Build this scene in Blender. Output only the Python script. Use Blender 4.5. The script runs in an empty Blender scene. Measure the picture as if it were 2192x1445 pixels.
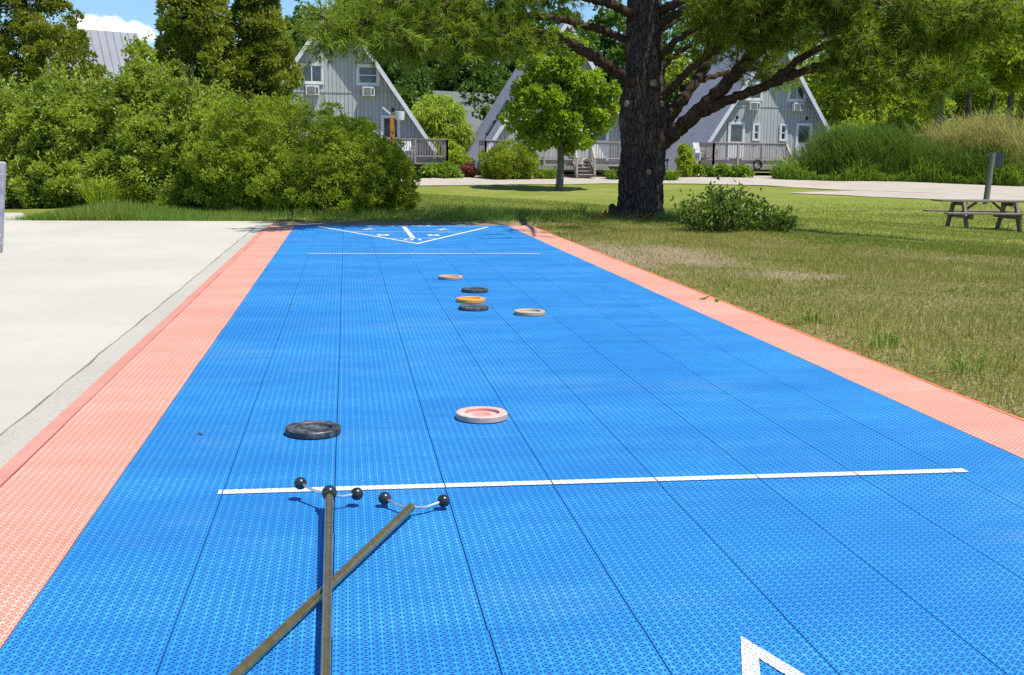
import bpy, bmesh, math, random
import numpy as np
from mathutils import Vector, Matrix

random.seed(11)
rng = np.random.default_rng(11)
SC = bpy.context.scene
COL = SC.collection
PI = math.pi

# ------------------------------------------------------------------ camera geometry
F, CX, CY, HC = 2430.0, 1096.0, 722.5, 0.768        # focal length in photo pixels, centre, eye height (m)
_psi, _th, _ro = math.atan(361 / 2461.0), math.atan(391 / F), math.atan(0.0126)
FW = np.array([math.sin(_psi) * math.cos(_th), math.cos(_psi) * math.cos(_th), -math.sin(_th)])
_r0 = np.array([math.cos(_psi), -math.sin(_psi), 0.0])
_u0 = np.cross(_r0, FW)
RT = _r0 * math.cos(_ro) + _u0 * math.sin(_ro)
UP = np.cross(RT, FW)
EYE = np.array([0.0, 0.0, HC])


def ray(x, y):
    return FW + RT * (x - CX) / F - UP * (y - CY) / F


def at(x, y, Y):
    d = ray(x, y)
    return EYE + d * (Y / d[1])


def sstep(a, b, x):
    t = np.clip((x - a) / (b - a), 0, 1)
    return t * t * (3 - 2 * t)


def lip(X, Y):
    return (X - 4.45) * 0.887 + (Y - 10.9) * 0.463


def ground(X, Y):
    """height of the terrain (court level = 0): a low bank round the court, a shallow hollow, then the road and cabins"""
    X = np.asarray(X, float); Y = np.asarray(Y, float)
    dR = lip(X, Y)
    zr = np.clip(0.056 * np.maximum(0, dR - 0.4 + 0.4 * np.exp(-np.maximum(dR, 0))), 0, 0.90)
    zr = zr * sstep(2.0, 4.0, X + 0.25 * (Y - 8))
    zb = np.clip(0.024 * np.maximum(0, Y - 15.0), 0, 0.72)
    z = -np.maximum(zr, zb)
    t = sstep(46, 63, Y)
    z = z * (1 - t) - 0.22 * t
    under = (1 - sstep(1.98, 2.10, X)) * (1 - sstep(12.5, 13.4, Y))
    under = np.maximum(under, (1 - sstep(-3.75, -3.35, X)) * (1 - sstep(14.6, 15.1, Y)))
    z = z - 0.006 - 0.035 * under
    # gentle unevenness away from the slabs
    w = sstep(2.3, 4.0, X) + sstep(13.8, 16, Y) * (1 - under)
    z = z + 0.018 * np.clip(w, 0, 1) * (1 - 0.9 * sstep(38, 48, Y)) * (np.sin(X * 1.1 + 0.7 * Y) + np.sin(0.63 * Y - 0.8 * X + 2))
    z = z + 0.010 * sstep(2.02, 2.4, X) * (np.sin(5.1 * X + 1.3) * np.sin(3.7 * Y))
    return z


def gxy(X, Y):
    return float(ground(X, Y))


# ------------------------------------------------------------------ objects
def tag(o, label=None, cat=None, group=None, kind=None):
    if label: o['label'] = label
    if cat: o['category'] = cat
    if group: o['group'] = group
    if kind: o['kind'] = kind
    return o


def thing(name, label, cat, loc=(0, 0, 0), rz=0.0, group=None):
    o = bpy.data.objects.new(name, None)
    o.empty_display_size = 0.2
    COL.objects.link(o)
    o.location = loc
    o.rotation_euler = (0, 0, rz)
    return tag(o, label, cat, group)


def link(name, me, m, parent=None, smooth=False):
    o = bpy.data.objects.new(name, me)
    COL.objects.link(o)
    if m is not None:
        me.materials.append(m)
    if smooth is not None:
        me.polygons.foreach_set('use_smooth', [bool(smooth)] * len(me.polygons))
    if parent: o.parent = parent
    return o


def npmesh(name, V, Fc, m, parent=None, v=None, smooth=False):
    """numpy arrays -> one mesh object; v = one number per face kept as the attribute 'v'"""
    V = np.asarray(V, np.float32).reshape(-1, 3)
    Fc = np.asarray(Fc, np.int32)
    k = Fc.shape[1]
    me = bpy.data.meshes.new(name)
    me.vertices.add(len(V)); me.vertices.foreach_set('co', V.ravel())
    me.loops.add(Fc.size); me.loops.foreach_set('vertex_index', Fc.ravel())
    me.polygons.add(len(Fc))
    me.polygons.foreach_set('loop_start', np.arange(0, Fc.size, k, dtype=np.int32))
    if v is not None:
        a = me.attributes.new('v', 'FLOAT', 'FACE')
        a.data.foreach_set('value', np.asarray(v, np.float32))
    me.update(calc_edges=True)
    return link(name, me, m, parent, smooth)


class MB:
    """collects boxes, bars, prisms and tubes into one mesh"""
    def __init__(self):
        self.V = []; self.F = []; self.n = 0

    def add(self, V, Fs):
        self.V.extend([tuple(map(float, p)) for p in V])
        self.F.extend([tuple(i + self.n for i in f) for f in Fs])
        self.n += len(V)
        return self

    def box(self, x0, x1, y0, y1, z0, z1, M=None):
        P = [(x0, y0, z0), (x1, y0, z0), (x1, y1, z0), (x0, y1, z0), (x0, y0, z1), (x1, y0, z1), (x1, y1, z1), (x0, y1, z1)]
        if M is not None: P = [M @ Vector(p) for p in P]
        return self.add(P, [(3, 2, 1, 0), (4, 5, 6, 7), (0, 1, 5, 4), (1, 2, 6, 5), (2, 3, 7, 6), (3, 0, 4, 7)])

    def bar(self, a, b, w, h, up=(0, 0, 1)):
        """a square bar from a to b, w wide and h high"""
        a = Vector(a); b = Vector(b); d = (b - a).normalized(); up = Vector(up)
        s = d.cross(up)
        if s.length < 1e-4: s = d.cross(Vector((0, 1, 0)))
        s.normalize(); u = s.cross(d)
        P = []
        for c in (a, b):
            for i, j in ((-1, -1), (1, -1), (1, 1), (-1, 1)):
                P.append(c + s * (i * w / 2) + u * (j * h / 2))
        return self.add(P, [(3, 2, 1, 0), (4, 5, 6, 7), (0, 1, 5, 4), (1, 2, 6, 5), (2, 3, 7, 6), (3, 0, 4, 7)])

    def prism(self, poly, y0, y1):
        """a polygon in x,z pushed from y0 to y1"""
        n = len(poly)
        P = [(x, y0, z) for x, z in poly] + [(x, y1, z) for x, z in poly]
        Fs = [tuple(range(n)), tuple(range(2 * n - 1, n - 1, -1))]
        for i in range(n):
            j = (i + 1) % n
            Fs.append((i, i + n, j + n, j))
        return self.add(P, Fs)

    def lathe(self, prof, n=40, c=(0, 0, 0), close=True):
        P = []; Fs = []
        for r, z in prof:
            for k in range(n):
                a = 2 * PI * k / n
                P.append((c[0] + r * math.cos(a), c[1] + r * math.sin(a), c[2] + z))
        m = len(prof)
        for i in range(m - 1):
            for k in range(n):
                k2 = (k + 1) % n
                Fs.append((i * n + k, i * n + k2, (i + 1) * n + k2, (i + 1) * n + k))
        if close:
            Fs.append(tuple(range(n - 1, -1, -1)))
            Fs.append(tuple((m - 1) * n + k for k in range(n)))
        return self.add(P, Fs)

    def tube(self, pts, rad, n=10, wob=0.0):
        V, Fs = tube(pts, rad, n, wob)
        return self.add(V, [tuple(f) for f in Fs] + [tuple(range(n - 1, -1, -1)), tuple(range(len(V) - n, len(V)))])

    def build(self, name, m, parent=None, smooth=False, bevel=0.0):
        me = bpy.data.meshes.new(name)
        me.from_pydata(self.V, [], self.F)
        bm = bmesh.new(); bm.from_mesh(me)
        bmesh.ops.recalc_face_normals(bm, faces=bm.faces)
        if bevel:
            bmesh.ops.bevel(bm, geom=list(bm.edges), offset=bevel, segments=1, affect='EDGES', clamp_overlap=True)
        bm.to_mesh(me); bm.free()
        me.polygons.foreach_set('use_smooth', [bool(smooth)] * len(me.polygons))
        if smooth:
            try: me.set_sharp_from_angle(angle=math.radians(32))
            except Exception: pass
        return link(name, me, m, parent, None)


def spline(pts, per=6):
    """Catmull-Rom through the points"""
    P = np.asarray(pts, float)
    if len(P) < 3: 
        t = np.linspace(0, 1, per + 1)[:, None]
        return P[0] * (1 - t) + P[-1] * t
    Q = np.vstack([2 * P[0] - P[1], P, 2 * P[-1] - P[-2]])
    out = []
    for i in range(1, len(Q) - 2):
        for t in np.linspace(0, 1, per, endpoint=False):
            a, b, c, d = Q[i - 1], Q[i], Q[i + 1], Q[i + 2]
            out.append(0.5 * ((2 * b) + (-a + c) * t + (2 * a - 5 * b + 4 * c - d) * t * t + (-a + 3 * b - 3 * c + d) * t ** 3))
    out.append(P[-1])
    return np.array(out)


def tube(pts, rad, n=10, wob=0.0):
    P = np.asarray(pts, float); m = len(P)
    R = np.interp(np.linspace(0, 1, m), np.linspace(0, 1, len(rad)), rad)
    T = np.gradient(P, axis=0); T /= np.linalg.norm(T, axis=1)[:, None] + 1e-9
    ref = np.array([0.3, 0.9, 0.1]) if abs(T[0][2]) > 0.7 else np.array([0, 0, 1.0])
    V = []; th = np.arange(n) * 2 * PI / n
    for i in range(m):
        s = np.cross(T[i], ref); s /= np.linalg.norm(s) + 1e-9
        u = np.cross(s, T[i])
        rr = R[i] * (1 + wob * rng.normal(size=n))
        V.append(P[i] + np.outer(np.cos(th) * rr, s) + np.outer(np.sin(th) * rr, u))
    V = np.vstack(V)
    Fs = []
    for i in range(m - 1):
        for k in range(n):
            k2 = (k + 1) % n
            Fs.append((i * n + k, i * n + k2, (i + 1) * n + k2, (i + 1) * n + k))
    return V, Fs


# ------------------------------------------------------------------ materials
class NT:
    def __init__(self, name):
        self.m = bpy.data.materials.new(name); self.m.use_nodes = True
        self.t = self.m.node_tree
        self.b = self.t.nodes['Principled BSDF']; self.out = self.t.nodes['Material Output']
        self.b.inputs['Roughness'].default_value = 0.7

    def node(self, typ, ins=None, **at_):
        n = self.t.nodes.new(typ)
        for k, v in at_.items(): setattr(n, k, v)
        for k, v in (ins or {}).items(): self.put(n.inputs[k], v)
        return n

    def put(self, sock, v):
        if isinstance(v, bpy.types.NodeSocket): self.t.links.new(v, sock)
        elif isinstance(v, (tuple, list)) and sock.type == 'RGBA' and len(v) == 3: sock.default_value = (*v, 1)
        else: sock.default_value = v

    def M(self, op, a, b=0.0, c=0.0, clamp=False):
        n = self.node('ShaderNodeMath', {0: a, 1: b, 2: c}, operation=op); n.use_clamp = clamp
        return n.outputs[0]

    def ss(self, x, a, b):
        n = self.node('ShaderNodeMapRange', {'Value': x, 'From Min': a, 'From Max': b}, interpolation_type='SMOOTHSTEP')
        return n.outputs[0]

    def mix(self, f, a, b, mode='MIX'):
        n = self.node('ShaderNodeMix', data_type='RGBA', blend_type=mode)
        self.put(n.inputs[0], f); self.put(n.inputs[6], a); self.put(n.inputs[7], b)
        return n.outputs[2]

    def pos(self):
        return self.node('ShaderNodeNewGeometry').outputs['Position']

    def obj(self):
        return self.node('ShaderNodeTexCoord').outputs['Object']

    def scale(self, v, s):
        return self.node('ShaderNodeMapping', {'Vector': v, 'Scale': s}).outputs[0]

    def noise(self, v, s, d=4, r=0.55):
        return self.node('ShaderNodeTexNoise', {'Vector': v, 'Scale': s, 'Detail': d, 'Roughness': r}).outputs[0]

    def attr(self, n):
        return self.node('ShaderNodeAttribute', attribute_name=n).outputs['Fac']

    def bump(self, h, dist, strength=1.0):
        n = self.node('ShaderNodeBump', {'Height': h, 'Distance': dist, 'Strength': strength})
        self.put(self.b.inputs['Normal'], n.outputs[0])

    def base(self, c): self.put(self.b.inputs['Base Color'], c); return self
    def rough(self, r): self.put(self.b.inputs['Roughness'], r); return self


def plain(name, c, rough=0.6, var=0.18, sc=6.0, metal=0.0, bump=0.0, stretch=(1, 1, 1), spec=0.5):
    n = NT(name)
    f = n.noise(n.scale(n.obj(), stretch), sc, 5)
    lo = tuple(x * (1 - var) for x in c); hi = tuple(min(1, x * (1 + var)) for x in c)
    n.base(n.mix(n.ss(f, 0.3, 0.7), lo, hi)).rough(rough)
    n.b.inputs['Metallic'].default_value = metal
    n.b.inputs['Specular IOR Level'].default_value = spec
    if bump: n.bump(f, bump)
    return n.m


def leafmat(name, c1, c2, trans=0.35, rough=0.55, c3=None):
    """leaves: each leaf has its own tint between c1 and c2 (and a few c3), and lets some light through"""
    n = NT(name)
    v = n.attr('v')
    c = n.mix(v, c1, c2)
    if c3: c = n.mix(n.ss(v, 0.93, 0.97), c, c3)
    n.base(c).rough(rough)
    n.b.inputs['Specular IOR Level'].default_value = 0.35
    tr = n.node('ShaderNodeBsdfTranslucent', {'Color': n.mix(0.6, c, (c2[0] * 1.7, c2[1] * 1.6, c2[2]), 'MIX')})
    ms = n.node('ShaderNodeMixShader', {0: trans})
    n.t.links.new(n.b.outputs[0], ms.inputs[1]); n.t.links.new(tr.outputs[0], ms.inputs[2])
    n.t.links.new(ms.outputs[0], n.out.inputs[0])
    return n.m


TILE = 0.254
PITCH = TILE / 14


def tilemat(name, ridge, mid, hole, soil):
    """a snap-together sport tile: a lattice of ridges in eight directions with small open triangles between"""
    n = NT(name)
    p = n.pos()
    sx = n.node('ShaderNodeSeparateXYZ', {0: p})
    u = n.M('SUBTRACT', n.M('FRACT', n.M('DIVIDE', n.M('ADD', sx.outputs[0], 0.54), PITCH)), 0.5)
    w = n.M('SUBTRACT', n.M('FRACT', n.M('DIVIDE', n.M('ADD', sx.outputs[1], 0.03), PITCH)), 0.5)
    d1 = n.M('ABSOLUTE', u); d2 = n.M('ABSOLUTE', w)
    d3 = n.M('MULTIPLY', n.M('ABSOLUTE', n.M('SUBTRACT', u, w)), 0.707)
    d4 = n.M('MULTIPLY', n.M('ABSOLUTE', n.M('ADD', u, w)), 0.707)
    mn = n.M('MINIMUM', n.M('MINIMUM', d1, n.M('ADD', d2, 0.02)), n.M('MINIMUM', d3, d4))
    rid = n.M('MAXIMUM', n.M('SUBTRACT', 1.0, n.ss(mn, 0.03, 0.11)), n.M('SUBTRACT', 1.0, n.ss(d1, 0.05, 0.12)))
    hol = n.ss(mn, 0.115, 0.165)
    rad = n.M('SQRT', n.M('ADD', n.M('MULTIPLY', u, u), n.M('MULTIPLY', w, w)))
    star = n.M('SUBTRACT', 1.0, n.ss(rad, 0.04, 0.33))
    big = n.noise(n.scale(p, (0.9, 2.2, 1)), 1.6, 6, 0.65)
    fine = n.noise(p, 55, 3)
    wear = n.M('MULTIPLY', n.ss(big, 0.33, 0.72), n.M('MULTIPLY_ADD', n.ss(fine, 0.3, 0.7), 0.7, 0.3))
    top = n.M('MULTIPLY', n.M('MAXIMUM', n.M('MULTIPLY', rid, 0.66), star), n.M('MULTIPLY_ADD', wear, 0.75, 0.52), clamp=True)
    tv = n.attr('v')
    c = n.mix(top, mid, ridge)
    c = n.mix(n.M('MULTIPLY', n.ss(n.noise(p, 4.3, 8, 0.7), 0.56, 0.82), 0.22), c, soil)
    gloss_band = n.noise(n.scale(p, (0.55, 5.0, 1)), 1.1, 4, 0.6)  # gloss changes of the wavy tiles, put into the colour as bands
    c = n.mix(n.M('MULTIPLY', n.ss(gloss_band, 0.48, 0.72), 0.17), c, tuple(x * 0.62 for x in mid))
    dust = n.noise(n.scale(p, (1, 1.7, 1)), 0.9, 8, 0.72)
    c = n.mix(n.M('MULTIPLY', n.ss(dust, 0.50, 0.75), 0.26), c, soil)
    speck = n.noise(p, 31, 3, 0.75)
    c = n.mix(n.M('MULTIPLY', n.ss(speck, 0.71, 0.77), 0.55), c, tuple(min(0.8, x * 1.6 + 0.1) for x in soil))
    c = n.mix(n.M('MULTIPLY', tv, 0.14), c, tuple(x * 0.55 for x in mid))
    c = n.mix(n.M('MULTIPLY', hol, 0.88), c, hole)
    n.base(c).rough(n.M('MULTIPLY_ADD', wear, 0.2, 0.50))
    n.b.inputs['Specular IOR Level'].default_value = 0.35
    n.bump(n.M('SUBTRACT', rid, n.M('MULTIPLY', hol, 1.5)), 0.0012, 0.8)
    return n.m


def concrete(name, c, speck=0.12):
    n = NT(name)
    p = n.pos()
    a = n.noise(p, 0.55, 6, 0.6); b = n.noise(n.scale(p, (1, 0.25, 1)), 2.1, 5); f = n.noise(p, 90, 3, 0.7)
    col = n.mix(n.ss(a, 0.3, 0.72), tuple(x * 0.90 for x in c), tuple(min(1, x * 1.05) for x in c))
    col = n.mix(n.M('MULTIPLY', n.ss(b, 0.50, 0.75), 0.42), col, (c[0] * 0.86, c[1] * 0.82, c[2] * 0.74))
    col = n.mix(n.M('MULTIPLY', n.ss(f, 0.55, 0.75), speck * 2.5), col, tuple(x * 0.55 for x in c))
    vo = n.node('ShaderNodeTexVoronoi', {'Vector': p, 'Scale': 3.1}).outputs['Distance']
    col = n.mix(n.M('MULTIPLY', n.M('SUBTRACT', 1, n.ss(vo, 0.012, 0.03)), 0.7), col, (0.10, 0.08, 0.05))
    n.base(col).rough(0.85)
    n.bump(n.M('ADD', f, n.M('MULTIPLY', a, 0.3)), 0.004)
    return n.m


MT = {}
MT['blue'] = tilemat('blue_sport_tile', (0.060, 0.385, 0.73), (0.002, 0.148, 0.49), (0.001, 0.036, 0.19), (0.19, 0.36, 0.54))
MT['red'] = tilemat('red_sport_tile', (0.74, 0.50, 0.41), (0.69, 0.265, 0.175), (0.42, 0.105, 0.06), (0.66, 0.48, 0.40))
MT['whitepaint'] = tilemat('white_line_paint', (0.80, 0.80, 0.79), (0.74, 0.75, 0.77), (0.045, 0.11, 0.30), (0.66, 0.66, 0.66))
MT['redramp'] = plain('red_edge_plastic', (0.64, 0.26, 0.19), 0.5, 0.10, 3.0)
MT['orangeramp'] = plain('orange_edge_plastic', (0.75, 0.17, 0.05), 0.5, 0.2, 4.0)
MT['underlay'] = plain('dark_underlay', (0.004, 0.045, 0.22), 0.8)
MT['concrete'] = concrete('pale_concrete', (0.468, 0.436, 0.366), 0.06)
MT['rough_concrete'] = concrete('gritty_concrete', (0.42, 0.395, 0.33), 0.55)
MT['road'] = concrete('gravel_road', (0.40, 0.345, 0.28), 0.10)


def terrain_mat():
    n = NT('lawn_ground')
    p = n.pos()
    dry = n.attr('dry'); dirt = n.attr('dirt')
    a = n.noise(p, 0.35, 6, 0.6); f = n.noise(p, 38, 4, 0.7); g2 = n.noise(p, 3.2, 6, 0.65)
    stripe = n.noise(n.scale(p, (0.12, 1, 1)), 0.9, 2)
    green = n.mix(n.ss(f, 0.3, 0.7), (0.105, 0.138, 0.020), (0.235, 0.25, 0.050))
    green = n.mix(n.M('MULTIPLY', n.ss(a, 0.42, 0.66), 0.6), green, (0.285, 0.27, 0.075))
    green = n.mix(n.M('MULTIPLY', n.ss(stripe, 0.45, 0.6), 0.35), green, (0.16, 0.24, 0.028))
    tan = n.mix(n.ss(f, 0.3, 0.7), (0.085, 0.085, 0.020), (0.31, 0.265, 0.110))
    tan = n.mix(n.M('MULTIPLY', n.ss(g2, 0.5, 0.62), 0.5), tan, (0.12, 0.125, 0.022))
    soil = n.mix(n.ss(f, 0.3, 0.7), (0.18, 0.13, 0.075), (0.36, 0.28, 0.18))
    c = n.mix(n.ss(n.M('ADD', dry, n.M('MULTIPLY', n.M('SUBTRACT', g2, 0.5), 0.5)), 0.35, 0.65), green, tan)
    c = n.mix(n.ss(n.M('ADD', dirt, n.M('MULTIPLY', n.M('SUBTRACT', g2, 0.5), 0.9)), 0.35, 0.7), c, soil)
    n.base(c).rough(0.95)
    n.b.inputs['Specular IOR Level'].default_value = 0.1
    n.bump(f, 0.02)
    return n.m


MT['ground'] = terrain_mat()
MT['grass_dry'] = leafmat('dry_grass', (0.082, 0.130, 0.013), (0.39, 0.365, 0.085), 0.28, 0.6, (0.55, 0.44, 0.25))
MT['grass_green'] = leafmat('green_grass', (0.115, 0.165, 0.018), (0.34, 0.36, 0.075), 0.30, 0.6)
MT['grass_tall'] = leafmat('tall_grass', (0.074, 0.155, 0.016), (0.270, 0.378, 0.068), 0.35, 0.6, (0.40, 0.28, 0.10))
MT['juniper'] = leafmat('juniper_leaves', (0.055, 0.125, 0.008), (0.39, 0.48, 0.040), 0.36)
MT['hedge'] = leafmat('hedge_leaves', (0.060, 0.145, 0.012), (0.40, 0.48, 0.055), 0.35, 0.5)
MT['cedar'] = leafmat('cedar_leaves', (0.030, 0.075, 0.008), (0.33, 0.37, 0.032), 0.28, 0.6, (0.38, 0.28, 0.06))
MT['woods'] = leafmat('dark_woods_leaves', (0.019, 0.072, 0.013), (0.136, 0.240, 0.029), 0.30)
MT['woods_light'] = leafmat('sunny_woods_leaves', (0.065, 0.130, 0.010), (0.36, 0.45, 0.035), 0.45)
MT['maple'] = leafmat('maple_leaves', (0.060, 0.140, 0.010), (0.34, 0.46, 0.032), 0.42, 0.45)
MT['willow'] = leafmat('willow_leaves', (0.120, 0.210, 0.016), (0.42, 0.52, 0.050), 0.42)
MT['pine'] = leafmat('pine_needles', (0.045, 0.095, 0.010), (0.28, 0.38, 0.032), 0.38, 0.5, (0.30, 0.17, 0.05))
MT['glossy_shrub'] = leafmat('glossy_shrub_leaves', (0.040, 0.095, 0.012), (0.20, 0.28, 0.035), 0.28, 0.4)
MT['hosta'] = leafmat('hosta_leaves', (0.072, 0.156, 0.014), (0.264, 0.384, 0.036), 0.35, 0.45)
MT['barberry'] = leafmat('barberry_leaves', (0.12, 0.030, 0.025), (0.36, 0.13, 0.10), 0.3)
MT['reed_green'] = leafmat('green_reed', (0.030, 0.085, 0.018), (0.17, 0.27, 0.040), 0.32, 0.5)
MT['reed_tan'] = leafmat('tan_reed', (0.15, 0.20, 0.035), (0.50, 0.47, 0.20), 0.35, 0.6)
MT['plume'] = leafmat('reed_plume', (0.304, 0.176, 0.064), (0.496, 0.336, 0.160), 0.35, 0.8)


def bark(name, c1, c2, sc=9.0, bump=0.03, chip=None):
    n = NT(name)
    p = n.scale(n.obj(), (1, 1, 0.22))
    a = n.noise(p, sc, 8, 0.7)
    vo = n.node('ShaderNodeTexVoronoi', {'Vector': n.scale(n.obj(), (1, 1, 0.28)), 'Scale': sc * 1.6}, feature='DISTANCE_TO_EDGE').outputs['Distance']
    plate = n.M('MULTIPLY_ADD', n.ss(vo, 0.0, 0.12), 0.55, 0.45)
    c = n.mix(n.ss(a, 0.3, 0.7), c1, c2)
    c = n.mix(plate, tuple(x * 0.4 for x in c1), c)
    if chip:
        c = n.mix(n.M('MULTIPLY', n.ss(n.noise(n.scale(n.obj(), (1, 1, 0.5)), 7, 5, 0.7), 0.56, 0.70), 0.75), c, chip)
    n.base(c).rough(0.9)
    n.b.inputs['Specular IOR Level'].default_value = 0.15
    n.bump(n.M('ADD', n.M('MULTIPLY', plate, 1.0), n.M('MULTIPLY', a, 0.6)), bump)
    return n.m


MT['bark_pine'] = bark('pine_bark', (0.056, 0.043, 0.036), (0.140, 0.105, 0.084), 15, 0.030, (0.28, 0.225, 0.185))
MT['bark_limb'] = bark('pine_limb_bark', (0.045, 0.028, 0.020), (0.12, 0.075, 0.050), 24, 0.010, (0.13, 0.062, 0.034))
MT['bark_grey'] = bark('grey_bark', (0.07, 0.06, 0.05), (0.20, 0.17, 0.14), 9, 0.03)
MT['bark_young'] = bark('young_bark', (0.09, 0.08, 0.075), (0.19, 0.17, 0.16), 16, 0.01)
MT['twig'] = plain('dead_twig', (0.17, 0.11, 0.075), 0.9)
MT['scar'] = plain('branch_scar', (0.34, 0.22, 0.15), 0.9, 0.3, 30)
MT['mulch'] = leafmat('fallen_bark_needles', (0.18, 0.055, 0.02), (0.42, 0.17, 0.06), 0.1, 0.9)


def siding(name, c):
    """vertical board siding: grooves every 0.2 m, greyed and streaked"""
    n = NT(name)
    o = n.obj()
    sx = n.node('ShaderNodeSeparateXYZ', {0: o})
    q = n.M('ABSOLUTE', n.M('SUBTRACT', n.M('FRACT', n.M('DIVIDE', sx.outputs[0], 0.2)), 0.5))
    gr = n.ss(q, 0.43, 0.49)
    brd = n.node('ShaderNodeTexWhiteNoise', {'W': n.M('FLOOR', n.M('ADD', n.M('DIVIDE', sx.outputs[0], 0.2), 0.0))}, noise_dimensions='1D').outputs[0]
    st = n.noise(n.scale(o, (9, 1, 0.5)), 1.5, 6, 0.7)
    col = n.mix(n.ss(st, 0.3, 0.7), tuple(x * 0.86 for x in c), tuple(x * 1.1 for x in c))
    col = n.mix(n.M('MULTIPLY', brd, 0.25), col, tuple(x * 0.75 for x in c))
    col = n.mix(gr, col, tuple(x * 0.35 for x in c))
    n.base(col).rough(0.85)
    n.bump(n.M('SUBTRACT', n.M('MULTIPLY', st, 0.2), gr), 0.015)
    return n.m


def roofing(name, c, seam=0.0):
    n = NT(name)
    o = n.obj()
    sx = n.node('ShaderNodeSeparateXYZ', {0: o})
    a = n.noise(o, 0.8, 6, 0.6); f = n.noise(o, 26, 3, 0.7)
    col = n.mix(n.ss(a, 0.3, 0.7), tuple(x * 0.88 for x in c), tuple(x * 1.08 for x in c))
    if seam:
        q = n.M('ABSOLUTE', n.M('SUBTRACT', n.M('FRACT', n.M('DIVIDE', sx.outputs[1], seam)), 0.5))
        g = n.ss(q, 0.44, 0.49)
        col = n.mix(n.M('MULTIPLY', g, 0.5), col, tuple(x * 0.6 for x in c))
        n.bump(g, 0.03)
    else:
        q = n.M('FRACT', n.M('DIVIDE', sx.outputs[2], 0.16))
        col = n.mix(n.M('MULTIPLY', n.ss(f, 0.4, 0.7), 0.3), col, tuple(x * 0.6 for x in c))
        col = n.mix(n.M('MULTIPLY', n.ss(q, 0.88, 0.97), 0.3), col, tuple(x * 0.5 for x in c))
        n.bump(f, 0.006)
    n.base(col).rough(0.6 if seam else 0.9)
    return n.m


MT['siding'] = siding('grey_board_siding', (0.405, 0.425, 0.415))
MT['roof'] = roofing('grey_shingles', (0.265, 0.275, 0.325))
MT['far_roof'] = roofing('dull_green_grey_shingles', (0.135, 0.150, 0.145))
MT['metal_roof'] = roofing('grey_seamed_roof', (0.205, 0.215, 0.245), 0.42)
MT['white_trim'] = plain('white_trim', (0.62, 0.63, 0.65), 0.5, 0.06, 3)
MT['ac'] = plain('white_plastic_case', (0.66, 0.65, 0.60), 0.5, 0.08, 5)
MT['ac_dark'] = plain('dark_grille', (0.10, 0.10, 0.10), 0.6)  # dark tone of the grille bars and side panel
MT['black'] = plain('black_metal', (0.018, 0.018, 0.02), 0.45)


def glassmat(name, c, rough=0.06):
    n = NT(name)
    o = n.obj()
    n.base(n.mix(n.ss(n.noise(n.scale(o, (1, 1, 0.7)), 2.3, 3), 0.4, 0.65), c, tuple(x * 2.2 for x in c))).rough(rough)
    n.b.inputs['Specular IOR Level'].default_value = 0.8
    n.b.inputs['Coat Weight'].default_value = 0.5
    return n.m


MT['glass'] = glassmat('window_glass', (0.022, 0.030, 0.034))
MT['sky_glass'] = glassmat('skylight_glass', (0.24, 0.42, 0.50), 0.2)


def wood(name, c, grey=0.5):
    n = NT(name)
    o = n.obj()
    a = n.noise(n.scale(o, (1.2, 14, 14)), 1.6, 7, 0.7); b = n.noise(o, 3.0, 4)
    col = n.mix(n.ss(a, 0.3, 0.72), tuple(x * 0.62 for x in c), tuple(min(1, x * 1.2) for x in c))
    g = sum(c) / 3
    col = n.mix(n.M('MULTIPLY', n.ss(b, 0.35, 0.65), grey), col, (g, g * 0.98, g * 0.96))
    n.base(col).rough(0.85)
    n.b.inputs['Specular IOR Level'].default_value = 0.25
    n.bump(a, 0.004)
    return n.m


MT['deck_wood'] = wood('weathered_deck_wood', (0.42, 0.355, 0.31))
MT['deck_dark'] = wood('brown_deck_wood', (0.30, 0.245, 0.215))
MT['table_wood'] = wood('grey_table_wood', (0.235, 0.185, 0.14), 0.35)
MT['post_wood'] = wood('painted_grey_wood', (0.36, 0.37, 0.41), 0.7)
MT['pole_wood'] = wood('greenish_treated_pole', (0.17, 0.185, 0.15), 0.4)
MT['orange_wood'] = wood('orange_stained_wood', (0.52, 0.20, 0.03), 0.0)
MT['sign_back'] = plain('grey_sign_back', (0.085, 0.105, 0.125), 0.5, 0.15, 8)
MT['hose'] = plain('pale_hose', (0.66, 0.60, 0.50), 0.6)


def discmat(name, c, worn, amt=0.5, rough=0.5):
    n = NT(name)
    o = n.obj()
    a = n.noise(o, 26, 8, 0.7); b = n.noise(n.scale(o, (1, 1, 3)), 90, 4, 0.7)
    w = n.M('MULTIPLY', n.M('ADD', n.ss(a, 0.45, 0.68), n.M('MULTIPLY', n.ss(b, 0.52, 0.72), 0.7)), amt, clamp=True)
    n.base(n.mix(w, c, worn)).rough(rough)
    n.bump(b, 0.0006)
    return n.m


MT['disc_black'] = discmat('worn_black_disc', (0.018, 0.019, 0.022), (0.30, 0.31, 0.33), 0.42, 0.45)
MT['disc_slate'] = discmat('worn_slate_disc', (0.030, 0.036, 0.045), (0.17, 0.20, 0.24), 0.55, 0.6)
MT['disc_cream'] = discmat('worn_cream_disc', (0.37, 0.285, 0.20), (0.50, 0.41, 0.315), 0.7, 0.6)
MT['disc_tan'] = discmat('worn_tan_disc', (0.44, 0.26, 0.17), (0.52, 0.37, 0.27), 0.7, 0.6)
MT['disc_pink'] = discmat('worn_pink_rim', (0.50, 0.33, 0.27), (0.56, 0.48, 0.42), 0.95, 0.6)
MT['disc_pink_in'] = discmat('pink_dish', (0.57, 0.18, 0.17), (0.57, 0.38, 0.32), 0.55, 0.5)
MT['disc_yellow'] = discmat('worn_yellow_disc', (0.72, 0.27, 0.02), (0.70, 0.42, 0.16), 0.5, 0.5)
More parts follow.
